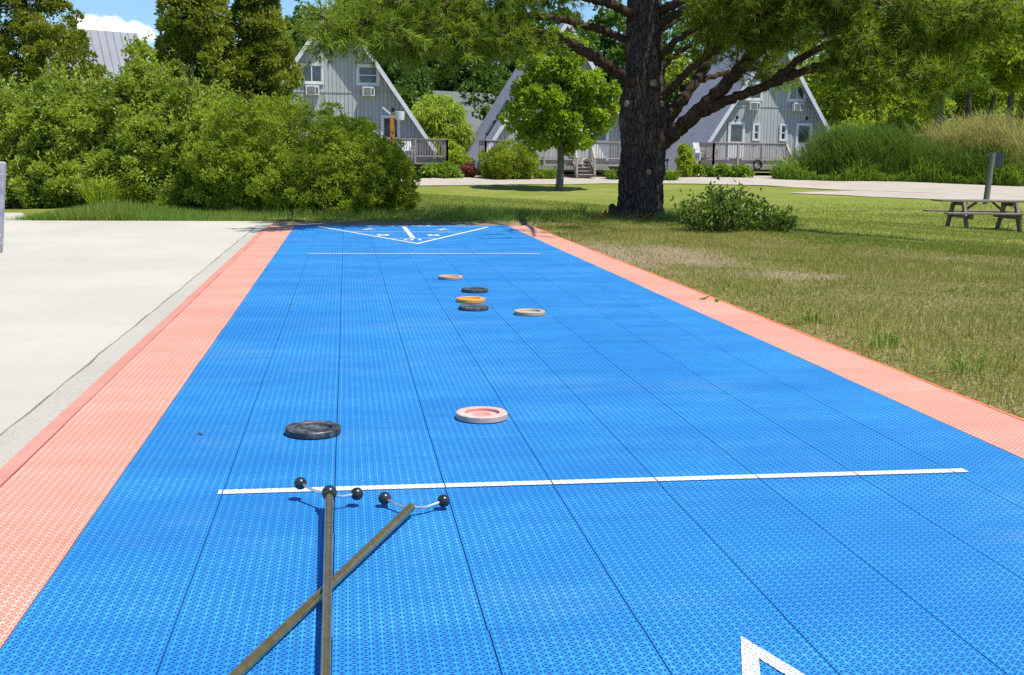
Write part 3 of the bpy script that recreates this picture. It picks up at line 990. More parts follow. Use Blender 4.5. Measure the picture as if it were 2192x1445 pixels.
# scraps of clover lying on the border
for (px_, py_, lab) in ((1507, 640, 'small green leaf scrap on the red border, nearer the grass'), (1536, 645, 'second green leaf scrap on the red border beside the blue'), (428, 929, 'small dry leaf scrap left of the black disc on the blue court'), (622, 652, 'tiny leaf scrap by a seam in the left half of the blue court')):
    q = gpt(px_, py_, 0.003)
    t = thing('leaf_scrap', lab, 'leaf', (q[0], q[1], 0.002))
    Pl = rng.normal(0, 0.008, (14, 3)) * np.array([1, 1, 0.25]) + np.array([0, 0, 0.006])
    V, Fq = leaves(Pl, unit(rdir(14) * np.array([1, 1, 0.4])), 0.02, 0.012)
    npmesh('leaflets', V * (1.0 if px_ > 1000 else 0.38), Fq, MT['hosta'] if px_ > 1000 else MT['twig'], t, rng.random(14))

# ------------------------------------------------------------------ hedge, shrubs and cedars on the left
HG = 'shrubs of the left hedge'
shrub('juniper_bush', 'big rounded yellow green juniper at the right end of the hedge', 'bush', 662, 465, 15.1,
      [(-0.15, 0, 0.62, 1.08, 0.95, 0.86), (0.55, -0.1, 0.50, 0.78, 0.85, 0.70), (-0.85, 0.1, 0.60, 0.70, 0.8, 0.86), (0.95, 0.0, 0.32, 0.42, 0.6, 0.48), (0.1, -0.35, 0.38, 1.1, 0.75, 0.55)],
      135000, 0.046, 0.018, MT['juniper'], 1200, 0.080, HG, up=0.5, rnd=1.0, fill=0.22, lo=0.5, shoots=500)
shrub('hedge_shrub', 'leafy hedge shrub with bare twigs showing, left of the rounded juniper', 'bush', 375, 465, 16.2,
      [(0, 0, 0.8, 0.95, 0.9, 1.0), (-0.35, 0.1, 1.25, 0.55, 0.6, 0.62), (0.55, 0, 0.75, 0.6, 0.8, 0.8), (-0.45, 0.1, 1.75, 0.2, 0.25, 0.42), (-0.2, -0.2, 0.35, 1.1, 0.9, 0.45)],
      85000, 0.055, 0.027, MT['hedge'], 620, 0.10, HG, stems=9, up=0.35, fill=0.26, rnd=1.2, shoots=420)
shrub('hedge_shrub', 'pale green wide hedge shrub behind the arching grass clump', 'bush', 190, 462, 16.6,
      [(0, 0, 0.75, 1.0, 0.9, 0.95), (-0.5, 0.1, 1.0, 0.7, 0.7, 0.78), (0.4, 0, 0.9, 0.6, 0.7, 0.75), (0, -0.25, 0.3, 1.2, 0.9, 0.42)],
      85000, 0.055, 0.027, MT['hedge'], 620, 0.10, HG, stems=6, up=0.4, fill=0.26, rnd=1.2, shoots=420)
shrub('hedge_shrub', 'hedge shrub cut off by the photo edge, behind the grey leaning post', 'bush', -10, 458, 17.0,
      [(0, 0, 0.75, 1.0, 0.9, 0.92), (-0.8, 0.1, 0.9, 0.8, 0.8, 0.9), (0.4, -0.1, 0.5, 0.7, 0.9, 0.65)],
      60000, 0.056, 0.028, MT['hedge'], 520, 0.10, HG, stems=6, up=0.35, fill=0.26, rnd=1.2, shoots=300)
CG = 'tall cedars behind the hedge'


def cedar(label, px_, Y, w, h, n, lean=0.0):
    c = at(px_, 330, Y); x, y = c[0], Y; z = gxy(x, y)
    t = thing('cedar_tree', label, 'tree', (x, y, z), 0, CG)
    B = []
    for k in range(9):
        f = k / 8
        r = w * (1 - 0.72 * f ** 1.6) * (0.82 + 0.18 * math.sin(2.3 * k))
        B.append((x + lean * f * h + 0.10 * math.sin(3.1 * k), y + 0.1 * math.cos(2 * k), z + 0.35 + f * (h - 0.6), r, r, h / 9 * 1.05))
    foliage('crown', B, int(n * 2.1), 0.075, 0.036, MT['cedar'], t, 800, 0.125, 0.10, up=0.7, rnd=1.5, origin=(x, y, z), lo=0.62)
    MB().tube([(0, 0, -0.1), (lean * h * 0.4, 0, h * 0.4), (lean * h * 0.9, 0, h * 0.92)], [0.11, 0.07, 0.02], 8).build('trunk', MT['bark_grey'], t, True)
    return t


cedar('olive green cedar at the left edge, rising behind the hedge', 70, 24, 1.72, 6.6, 56000)
cedar('cedar cut off by the left edge, standing beside the olive cedar', -90, 24.5, 1.3, 6.8, 20000)
cedar('dark cedar whose left side stands against the open sky', 424, 22, 0.90, 6.4, 42000)
cedar('cedar between the dark cedar and the nearest grey gable', 552, 22.6, 0.96, 5.9, 42000)

# ------------------------------------------------------------------ dark glossy shrub right of the pine
q = hit(1590, 500)
x, y = q[0], q[1] + 0.35; z = gxy(x, y)
t = thing('glossy_shrub', 'dark glossy leaved shrub growing on the bank right of the pine trunk', 'bush', (x, y, z))
mbs = MB(); PL = []; DL = []
for k in range(105):
    bx = rng.uniform(-0.56, 0.62); by = rng.uniform(-0.3, 0.3)
    prof = 0.37 * (1 - ((bx + 0.08) / 0.80) ** 2) + 0.05
    hgt = prof * rng.uniform(0.6, 1.1) * (1.15 if rng.random() < 0.12 else 1)
    tipx = bx + rng.normal(0, 0.07); tipy = by + rng.normal(0, 0.07)
    pts = spline([(bx * 0.8, by * 0.8, -0.02), ((bx + tipx) / 2, (by + tipy) / 2, hgt * 0.55), (tipx, tipy, hgt)], 5)
    if k % 2 == 0: mbs.tube(pts, [0.006, 0.002], 5)
    for f in np.linspace(0.12, 1.0, 26):
        p = pts[min(len(pts) - 1, int(f * (len(pts) - 1)))] + rng.normal(0, 0.022, 3)
        d = rng.normal(size=3); d[2] = abs(d[2]) * 0.7 + 0.3
        PL.append(p); DL.append(d)
PL = np.array(PL); DL = unit(np.array(DL)); k = len(PL)
V, Fq = leaves(PL, DL, 0.062 * rng.uniform(0.7, 1.3, k), 0.030 * rng.uniform(0.8, 1.2, k))
npmesh('foliage', V, Fq, MT['glossy_shrub'], t, rng.random(k))
mbs.build('stems', MT['bark_grey'], t, True)

# ------------------------------------------------------------------ the white pine
PX, PY = 3.60, 14.02
PZ = gxy(PX, PY) - 0.02
pine = thing('pine_tree', 'big white pine with thick dark trunk and spreading limbs beside the court', 'tree', (PX, PY, PZ))
O = np.array([PX, PY, PZ])


def tp(px_, py_, Y): return at(px_, py_, Y) - O


# trunk: outline measured up the stem, ribbed and knobbly
ring = [(470, 1366, 54), (462, 1367, 50), (445, 1369, 46), (420, 1371, 45), (395, 1371, 45), (372, 1373, 47), (355, 1375, 45), (320, 1377, 44), (290, 1378, 46), (255, 1376, 46), (215, 1377, 43), (175, 1380, 40), (120, 1381, 37), (60, 1379, 36), (0, 1379, 34), (-200, 1384, 31), (-500, 1390, 26), (-900, 1396, 18), (-1300, 1400, 7)]
ctr = []; rad = []
for yy, xx, rr in ring:
    p = tp(xx, yy, PY); ctr.append(p); rad.append(rr / F * np.linalg.norm(p + O - EYE))
ctr = np.array(ctr); rad = np.array(rad)
ctr[0][2] = -0.08
zs = np.concatenate([np.arange(-0.08, 3.0, 0.022), np.arange(3.0, ctr[-1][2], 0.15)])
cx_ = np.interp(zs, ctr[:, 2], ctr[:, 0]); rr_ = np.interp(zs, ctr[:, 2], rad)
NA = 132
th = np.arange(NA) * 2 * PI / NA
V = []
ph = rng.uniform(0, 6, 9)
for i, zz in enumerate(zs):
    rib = 0.020 * np.sin(9 * th + 0.9 * np.sin(2.1 * zz) + ph[0]) + 0.013 * np.sin(17 * th + 1.7 * np.sin(3.3 * zz) + ph[1]) + 0.012 * np.sin(5 * th + 1.5 * zz + ph[2])
    plate = 0.016 * np.sign(np.sin(23 * th + 2.2 * np.sin(5.1 * zz + ph[3]) + 1.2 * np.sin(11 * zz + 3 * th))) * np.sign(np.sin(19 * zz + 4 * np.sin(6 * th + ph[4])))
    knob = 0.05 * np.exp(-((zz - 0.62) / 0.07) ** 2) * (np.exp(-((th - PI) / 0.5) ** 2) + np.exp(-((np.minimum(th, 2 * PI - th)) / 0.4) ** 2)) + 0.045 * np.exp(-((zz - 0.28) / 0.12) ** 2) * np.exp(-((np.minimum(th, 2 * PI - th)) / 0.3) ** 2)
    flare = 0.16 * math.exp(-max(zz, 0) / 0.10) * (0.6 + 0.6 * np.sin(5 * th + ph[5]))
    sm = 1.0 if zz < 3 else 0.4
    r = rr_[i] * (1 + sm * (rib + plate + knob) * 1.5 + flare) + rng.normal(0, 0.0035, NA) * sm
    V.append(np.stack([cx_[i] + r * np.cos(th), r * np.sin(th), np.full(NA, zz)], -1))
V = np.vstack(V)
ii = np.arange(len(zs) * NA).reshape(len(zs), NA)
Fq = np.stack([ii[:-1], np.roll(ii, -1, 1)[:-1], np.roll(ii, -1, 1)[1:], ii[1:]], -1).reshape(-1, 4)
trunk = npmesh('trunk', V, Fq, MT['bark_pine'], pine, smooth=True)
# pale scars where limbs were cut
for px_, py_, s in ((1387, 180, 0.042), (1338, 223, 0.040), (1407, 224, 0.034), (1376, 367, 0.03)):
    c = tp(px_, py_, PY)
    rad_here = np.interp(c[2], ctr[:, 2], rad); xx = np.interp(c[2], ctr[:, 2], ctr[:, 0])
    dx = np.clip(c[0] - xx, -rad_here * 0.95, rad_here * 0.95); yy = -math.sqrt(max(rad_here ** 2 - dx ** 2, 1e-4))
    nrm = Vector((dx, yy, 0)).normalized()
    a = Vector((xx + dx, yy, c[2]))
    mbx = MB().tube([tuple(a - nrm * 0.05), tuple(a + nrm * 0.02), tuple(a + nrm * 0.028)], [s * 1.15, s, s * 0.55], 14, 0.05)
    mbx.build('branch_scar', MT['scar'], trunk, True)
# root spur
MB().tube(spline([tp(1345, 466, PY - 0.1), tp(1322, 462, PY - 0.12), tp(1312, 446, PY - 0.12), tp(1310, 436, PY - 0.12)], 4), [0.11, 0.075, 0.06, 0.02], 12, 0.12).build('root_spur', MT['bark_pine'], trunk, True)

limbs = []     # (points relative to the pine, start radius, end radius, starts bearing twigs at)
def limb(pts, r0, r1, twig0):
    P = spline([tp(*q) for q in pts], 9)
    k = np.arange(len(P))
    P = P + np.stack([0.012 * np.sin(1.7 * k + pts[0][0]), 0.02 * np.sin(1.1 * k), 0.012 * np.sin(2.3 * k + 1)], -1)
    limbs.append((P, r0, r1, twig0))


limb([(1400, 318, 14.0), (1436, 290, 13.9), (1490, 243, 13.7), (1545, 190, 13.5), (1600, 130, 13.3), (1660, 70, 13.0), (1720, 0, 12.7), (1760, -80, 12.4)], 0.112, 0.028, 0.56)
limb([(1500, 243, 13.65), (1560, 214, 13.4), (1640, 184, 13.1), (1720, 152, 12.8), (1800, 128, 12.5), (1900, 104, 12.2), (2010, 92, 11.9)], 0.066, 0.014, 0.62)
limb([(1400, 262, 14.0), (1450, 225, 14.1), (1495, 165, 14.3), (1545, 95, 14.6), (1600, 30, 14.9), (1650, -50, 15.1)], 0.080, 0.025, 0.55)
limb([(1400, 220, 14.0), (1438, 190, 13.8), (1475, 150, 13.5), (1540, 105, 13.2), (1620, 72, 12.9), (1720, 40, 12.6), (1850, 20, 12.3)], 0.054, 0.012, 0.35)
limb([(1398, 168, 14.0), (1440, 122, 13.9), (1500, 85, 13.8), (1570, 62, 13.6), (1650, 50, 13.4)], 0.044, 0.010, 0.3)
limb([(1460, 190, 14.2), (1520, 165, 14.5), (1590, 150, 14.8), (1690, 140, 15.0)], 0.045, 0.010, 0.5)
limb([(1365, 188, 14.0), (1325, 158, 13.8), (1280, 128, 13.5), (1230, 98, 13.2), (1170, 74, 12.9), (1080, 60, 12.5), (960, 52, 12.1), (840, 48, 11.7), (750, 54, 11.4), (690, 62, 11.2)], 0.072, 0.012, 0.36)
limb([(1180, 76, 12.95), (1110, 50, 12.9), (1020, 28, 12.8), (930, 24, 12.7), (820, 28, 12.6), (720, 40, 12.5)], 0.035, 0.010, 0.3)
limb([(1365, 40, 14.0), (1310, 10, 13.7), (1230, -10, 13.2), (1130, -20, 12.7), (1000, -10, 12.2), (880, 0, 11.8), (790, 15, 11.6)], 0.06, 0.012, 0.3)
limb([(1398, 60, 14.0), (1470, 20, 13.4), (1560, 0, 12.8), (1680, -20, 12.2), (1800, -20, 11.7)], 0.06, 0.012, 0.3)
limb([(1640, 184, 13.1), (1740, 110, 12.7), (1860, 66, 12.3), (1980, 50, 11.8), (2100, 50, 11.4), (2230, 62, 11.0)], 0.045, 0.012, 0.34)
limb([(1398, 30, 14.0), (1500, -10, 13.3), (1650, -20, 12.7), (1850, 0, 12.1), (2020, 20, 11.6), (2190, 25, 11.2)], 0.06, 0.012, 0.35)
limb([(1398, 70, 14.0), (1480, 30, 14.4), (1600, 10, 14.9), (1740, 20, 15.4), (1900, 50, 15.8)], 0.05, 0.012, 0.4)
limb([(1365, 96, 14.0), (1290, 66, 14.0), (1190, 40, 13.5), (1060, 34, 13.0), (940, 48, 12.5), (840, 60, 12.0), (760, 70, 11.6)], 0.05, 0.010, 0.4)
limb([(1720, 152, 12.8), (1800, 150, 12.4), (1880, 158, 12.0), (1970, 168, 11.6), (2050, 160, 11.3)], 0.026, 0.008, 0.2)
limb([(1402, 300, 14.0), (1440, 250, 14.25), (1475, 200, 14.5), (1500, 140, 14.8), (1530, 70, 15.1), (1545, 0, 15.3)], 0.055, 0.016, 0.7)
limb([(1398, 140, 14.0), (1450, 85, 13.6), (1530, 45, 13.1), (1640, 28, 12.6), (1760, 40, 12.2), (1850, 62, 11.9)], 0.042, 0.010, 0.3)
limb([(1230, 98, 13.2), (1150, 92, 12.9), (1060, 92, 12.5), (960, 90, 12.1), (880, 96, 11.8)], 0.024, 0.008, 0.25)
for P, r0, r1, t0 in limbs:
    MB().tube(P, [r0, r0 * 0.78, (r0 + r1) / 2, r1], 16, 0.018).build('limb', MT['bark_limb'], pine, True)

# twigs and needles
NP_, ND_ = [], []
twigs = MB(); dead_list = []


def grow(P, t0, step, length, dens, flat_=0.35, dead_p=0.0):
    s = np.concatenate([[0], np.cumsum(np.linalg.norm(np.diff(P, axis=0), axis=1))])
    tot = s[-1]; q = tot * t0
    while q < tot:
        base = np.array([np.interp(q, s, P[:, i]) for i in range(3)])
        i = min(len(P) - 2, int(np.searchsorted(s, q)) - 1 if q > 0 else 0)
        ax = P[i + 1] - P[i]; ax = ax / (np.linalg.norm(ax) + 1e-9)
        side = np.cross(ax, [0, 0, 1]); side = side / (np.linalg.norm(side) + 1e-9)
        sg = 1 if rng.random() < 0.5 else -1
        d = ax * rng.uniform(0.3, 1.0) + side * sg * rng.uniform(0.4, 1.0) + np.array([0, 0, rng.uniform(-flat_, flat_)])
        d /= np.linalg.norm(d)
        L = length * rng.uniform(0.5, 1.2) * (1 - 0.45 * (q / tot))
        sag = np.array([0, 0, -0.10 * L])
        pts = spline([base, base + d * L * 0.5 + rng.normal(0, 0.03, 3), base + d * L + sag], 5)
        if rng.random() < dead_p:
            dead = MB() if len(dead_list) < 95 else twigs
            if dead is not twigs: dead_list.append(dead)
            dead.tube(pts, [0.008, 0.002], 5)
            for _ in range(5):
                f = rng.integers(2, len(pts)); e = d + rng.normal(0, 0.7, 3); e /= np.linalg.norm(e)
                dead.tube([pts[f - 1], pts[f - 1] + e * rng.uniform(0.1, 0.3)], [0.004, 0.0012], 4)
        else:
            twigs.tube(pts, [0.010, 0.003], 5)
            for _ in range(int(dens)):
                f = rng.uniform(0.25, 1.0)
                b = np.array([np.interp(f, np.linspace(0, 1, len(pts)), pts[:, c]) for c in range(3)])
                e = d * 0.7 + rng.normal(0, 0.6, 3); e /= np.linalg.norm(e)
                l2 = rng.uniform(0.06, 0.34)
                if l2 > 0.14: twigs.tube([b, b + e * l2], [0.004, 0.0015], 4)
                for g in np.arange(0.06, l2 + 0.001, 0.095):
                    NP_.append(b + e * g); ND_.append(e)
        q += step * rng.uniform(0.6, 1.4)


for k, (P, r0, r1, t0) in enumerate(limbs):
    dp = 0.35 if k in (0, 2, 5) else (0.25 if k in (3, 4) else 0.04)
    left_ = k in (6, 7, 8, 13, 17)
    grow(P, t0, 0.070 if left_ else 0.062, 0.52 if left_ else 0.64, 11, 0.42, dp)
# dead bare twigs low in the crotch of the right-hand limbs
grow(spline([tp(1560, 150, 13.6), tp(1640, 95, 13.3), tp(1740, 80, 13.1)], 6), 0.0, 0.035, 0.6, 0, 0.6, 1.0)
grow(spline([tp(1520, 120, 13.9), tp(1600, 70, 13.7), tp(1680, 45, 13.4)], 6), 0.0, 0.04, 0.55, 0, 0.6, 1.0)
# the rest of the crown above and around, mostly out of the picture
n_low = len(NP_)
for k in range(58):
    z0 = 2.9 + 6.6 * (k / 58) ** 0.9
    a = k * 2.399 + 0.4
    R_ = (4.9 - 3.9 * max(0.0, -math.cos(a)) ** 0.6 * (0.3 if math.sin(a) < -0.3 else 1.0)) * (1 - ((z0 - 2.6) / 10.2) ** 1.5) * rng.uniform(0.75, 1.1)  # unseen left limbs sized to shade the court end and spare the juniper
    c0 = np.array([np.interp(z0, ctr[:, 2], ctr[:, 0]), 0, z0])
    d = np.array([math.cos(a), math.sin(a), 0.0])
    if R_ < 0.5: continue
    P = spline([c0, c0 + d * R_ * 0.35 + np.array([0, 0, 0.25]), c0 + d * R_ * 0.7 + np.array([0, 0, 0.25]), c0 + d * R_ + np.array([0, 0, 0.45])], 6)
    MB().tube(P, [0.07 * (1 - z0 / 14) + 0.015, 0.012], 8, 0.05).build('limb', MT['bark_limb'], pine, True)
    grow(P, 0.25, 0.26, 0.95, 5, 0.5)
NPA = np.array(NP_); NDA = np.array(ND_)


def needles(P, D_, per, L, W):
    n = len(P)
    Pb = np.repeat(P, per, 0); Db = np.repeat(D_, per, 0)
    d = unit(Db * 0.9 + 0.8 * rdir(n * per) + np.array([0, 0, -0.10]))
    s, u = basis(d)
    a = rng.uniform(0, 2 * PI, n * per)[:, None]
    side = (s * np.cos(a) + u * np.sin(a)) * W / 2
    l = (L * rng.uniform(0.7, 1.2, n * per))[:, None]
    V = np.stack([Pb - side, Pb + side, Pb + d * l], 1).reshape(-1, 3)
    v = np.clip(np.repeat(rng.uniform(0.05, 0.95, n), per) * 0.6 + 0.34 * rng.random(n * per), 0, 0.92)
    br = np.repeat(rng.random(n) < 0.008, per); v[br] = 0.99
    return V, np.arange(3 * n * per).reshape(-1, 3), v


V1, F1, v1 = needles(NPA[:n_low], NDA[:n_low], 15, 0.125, 0.0098)
V2, F2, v2 = needles(NPA[n_low:], NDA[n_low:], 9, 0.13, 0.013)
npmesh('needles', np.vstack([V1, V2]), np.vstack([F1, F2 + len(V1)]), MT['pine'], pine, np.concatenate([v1, v2]))
twigs.build('twigs', MT['bark_limb'], pine)
for d_ in dead_list: d_.build('dead_twig', MT['twig'], pine)
print('needle tufts', n_low, len(NPA))
# rust coloured bark flakes heaped at the foot
n = 1300
a = rng.uniform(0, 2 * PI, n); r = 0.28 + 0.28 * np.abs(rng.normal(0, 0.6, n))
X = PX - 0.08 + r * np.cos(a) * 1.1; Yq = PY - 0.05 + r * np.sin(a)
hp = 0.05 * np.exp(-((r - 0.28) / 0.13) ** 2)
Pm = np.stack([X, Yq, ground(X, Yq) + hp * rng.random(n) + 0.01], -1)
V, Fq = leaves(Pm, unit(rdir(n) * np.array([1, 1, 0.35])), 0.05, 0.03)
tag(npmesh('bark_litter', V, Fq, MT['mulch'], None, rng.random(n)), 'rust coloured bark and needle litter round the pine trunk', 'litter', kind='stuff')

# ------------------------------------------------------------------ young maple and other trees
def tree(name, label, px_, Y, h, r, m, n, L, tr, group=None, barkm='bark_grey', crown_lo=0.28, clumps=70, cr=None, lean=0.0, z_squash=1.0, fill=0.25, droop=0.0, blobs=None, limbs_n=7, W=None, rnd=0.8, lo=0.45):
    c = at(px_, 340, Y); x, y = float(c[0]), Y; z = gxy(x, y)
    t = thing(name, label, 'tree', (x, y, z), 0, group)
    cr = cr or r * 0.28
    if blobs is None:
        B = []
        for k in range(7):
            f = k / 6; zz = h * (crown_lo + (1 - crown_lo) * f)
            q = math.sin(PI * (0.16 + 0.74 * f)) * r
            a = 2.4 * k
            B.append((x + lean * h * f + 0.34 * q * math.cos(a), y + 0.34 * q * math.sin(a), z + zz - 0.08 * h, q * 0.78, q * 0.78, h * (1 - crown_lo) / 5 * z_squash))
    else:
        B = [(x + b[0], y + b[1], z + b[2], b[3], b[4], b[5]) for b in blobs]
    foliage('crown', B, n, L, W or L * 0.62, m, t, clumps, cr, fill, droop=droop, origin=(x, y, z), rnd=rnd, lo=lo)
    mb = MB()
    top = np.array([lean * h * 0.85, 0, h * 0.86])
    mb.tube(spline([(0, 0, -0.15), (lean * h * 0.12 + 0.02 * r, 0.0, h * 0.2), (lean * h * 0.45 - 0.03 * r, 0.03, h * 0.5), tuple(top)], 8), [tr * 1.25, tr, tr * 0.7, tr * 0.15], 12, 0.03)
    for k in range(limbs_n):
        f = crown_lo + 0.1 + 0.5 * k / max(1, limbs_n); a = 2.4 * k + 0.7
        b = np.array([lean * h * f, 0, h * f]); R_ = r * 0.75
        mb.tube(spline([b, b + np.array([math.cos(a) * R_ * 0.45, math.sin(a) * R_ * 0.45, 0.10 * h]), b + np.array([math.cos(a) * R_, math.sin(a) * R_, 0.17 * h])], 5), [tr * 0.42, tr * 0.1], 7)
    mb.build('trunk', MT[barkm], t, True)
    return t


tree('young_maple', 'young maple with slim dark trunk standing on the lawn before the middle cabin', 1198, 50.5, 6.7, 2.55, MT['maple'], 14500, 0.20, 0.15, barkm='bark_young', clumps=240, cr=0.30, fill=0.2, lo=0.3,
     blobs=[(-0.9, 0, 2.3, 0.85, 0.9, 0.5), (0.85, 0.2, 2.15, 0.8, 0.9, 0.45), (0.0, -0.3, 2.9, 1.0, 1.1, 0.6), (-1.7, 0, 3.15, 0.75, 0.8, 0.5), (1.65, 0.1, 3.3, 0.85, 0.9, 0.6), (0.5, 0.3, 3.8, 1.1, 1.2, 0.6), (-0.9, -0.2, 4.0, 1.1, 1.1, 0.6), (1.9, 0, 4.25, 0.6, 0.7, 0.45),
            (-1.75, 0.1, 4.5, 0.6, 0.7, 0.5), (0.85, -0.2, 4.8, 1.0, 1.0, 0.6), (-0.5, 0, 5.25, 1.0, 1.0, 0.6), (0.6, 0, 5.9, 0.75, 0.8, 0.5), (-0.25, 0, 6.5, 0.55, 0.6, 0.5), (-1.2, 0, 5.6, 0.5, 0.6, 0.4)], W=0.17)
WG = 'woods behind the cabins'
back = [(655, 84, 11.0, 3.6, 'dark tree behind the left slope of the nearest gable'), (745, 90, 12.2, 3.4, 'bright topped tree rising over the peak of the nearest gable'),
        (835, 86, 11.0, 3.2, 'dark tree just right of the nearest gable'), (925, 92, 12.6, 3.8, 'dark tree above the pale willow'),
        (1010, 88, 12.0, 3.4, 'dark tree between the willow and the middle cabin'), (1100, 94, 13.4, 3.8, 'dark tree behind the left roof slope of the middle cabin'),
        (1195, 92, 13.0, 3.6, 'tree straight behind the young maple'), (1290, 96, 13.8, 3.8, 'tree behind the right slope of the middle cabin'),
        (560, 92, 9.5, 3.2, 'dark tree hidden mostly by the tall cedars'), (1390, 92, 13.0, 3.6, 'tree straight behind the big pine trunk')]
for i, (px_, Y, h, r, lab) in enumerate(back):
    tree('woodland_tree', lab, px_, Y, h, r, MT['woods'] if i != 1 else MT['maple'], 9500, 0.42, 0.24, WG, crown_lo=0.10, clumps=110, cr=0.75, fill=0.3, limbs_n=5)
front_dark = [(880, 78, 6.5, 2.6, 'low dark tree behind the willow, left one'), (1052, 92, 6.0, 2.4, 'low dark tree just left of the middle cabin roof')]
for px_, Y, h, r, lab in front_dark:
    tree('woodland_tree', lab, px_, Y, h, r, MT['woods'], 8000, 0.34, 0.16, WG, crown_lo=0.05, clumps=90, cr=0.6, fill=0.3, limbs_n=4)
c = None
tree('willow_tree', 'pale green weeping willow between the nearest and the middle cabin', 935, 70, 4.5, 2.2, MT['willow'], 15000, 0.34, 0.16, None, W=0.085, droop=1.1, rnd=0.5, clumps=130, cr=0.5, fill=0.2,
     blobs=[(0.0, 0, 1.6, 2.1, 1.9, 1.5), (-0.7, 0, 2.8, 1.3, 1.3, 1.2), (0.75, 0, 2.7, 1.15, 1.2, 1.15), (0.0, 0, 3.6, 1.0, 1.0, 0.8)])
RG = 'sunny trees on the right beyond the reeds'
right = [(1500, 88, 12.5, 3.4, 0.20, 0.0, 'sunlit tree seen between the pine limbs above the right cabin roof'), (1600, 92, 13.0, 3.6, 0.2, 0.0, 'sunlit tree behind the peak of the right cabin'),
         (1800, 80, 11.5, 3.0, 0.22, 0.02, 'yellow green tree beside the right slope of the right cabin'), (1880, 86, 12.5, 3.4, 0.22, 0.0, 'yellow green tree left of the thick pale trunk'),
         (2003, 71, 12.5, 3.0, 0.34, 0.0, 'tree with the thickest pale trunk standing behind the green reeds'), (2066, 72, 12.5, 2.8, 0.23, 0.012, 'straight trunked tree just right of the thick pale trunk'),
         (2098, 75, 12.0, 2.8, 0.17, 0.16, 'slender tree leaning to the right above the tan reeds'), (2150, 73, 12.0, 3.0, 0.26, 0.05, 'dark trunked tree at the right edge behind the tan reeds'),
         (1945, 92, 13.5, 3.4, 0.2, 0.0, 'sunlit tree far back behind the thick pale trunk'), (2120, 94, 13.0, 3.8, 0.2, 0.0, 'sunlit tree far back at the right edge'), (2230, 80, 12.5, 3.2, 0.22, 0.0, 'tree cut off by the right photo edge'),
         (1730, 94, 12.5, 3.4, 0.2, 0.0, 'sunlit tree far back over the right slope of the right cabin'),
         (1850, 96, 12.0, 4.0, 0.2, 0.0, 'broad sunlit tree filling the gap left of the trunks'), (2040, 98, 12.0, 4.2, 0.2, 0.0, 'broad sunlit tree far back between the trunks'), (2200, 100, 12.0, 4.4, 0.2, 0.0, 'broad sunlit tree far back beyond the tan reeds'),
         (1960, 102, 10.0, 4.0, 0.2, 0.0, 'broad sunlit tree farthest back behind the thick pale trunk'), (2130, 104, 10.0, 4.2, 0.2, 0.0, 'broad sunlit tree farthest back behind the leaning slender tree')]
for i, (px_, Y, h, r, tr, ln, lab) in enumerate(right):
    near = Y < 76
    tree('sunny_tree', lab, px_, Y, h, r, MT['woods_light'], 6500 if near else 8500, 0.36, tr, RG, crown_lo=0.62 if near else 0.08, clumps=90, cr=0.7, fill=0.25, lean=ln, limbs_n=6)
for px_, Y, w, h, lab in ((1810, 72, 2.2, 2.6, 'yellow green thicket beside the right cabin'), (1900, 74, 2.4, 2.8, 'yellow green thicket behind the dark reeds'), (1970, 76, 2.2, 2.6, 'thicket left of the thick pale trunk'), (2080, 78, 2.6, 3.0, 'thicket behind the straight trunked tree'), (2180, 78, 2.6, 3.0, 'thicket at the right edge behind the tan reeds')):
    shrub('thicket', lab, 'bush', px_, 330, Y, [(0, 0, h * 0.45, w, 1.6, h * 0.6), (0.6, 0, h * 0.8, w * 0.6, 1.2, h * 0.4), (-0.8, 0, h * 0.7, w * 0.6, 1.2, h * 0.4)], 6500, 0.30, 0.17, MT['woods_light'], 60, 0.5, 'thickets beyond the reeds', stems=5)

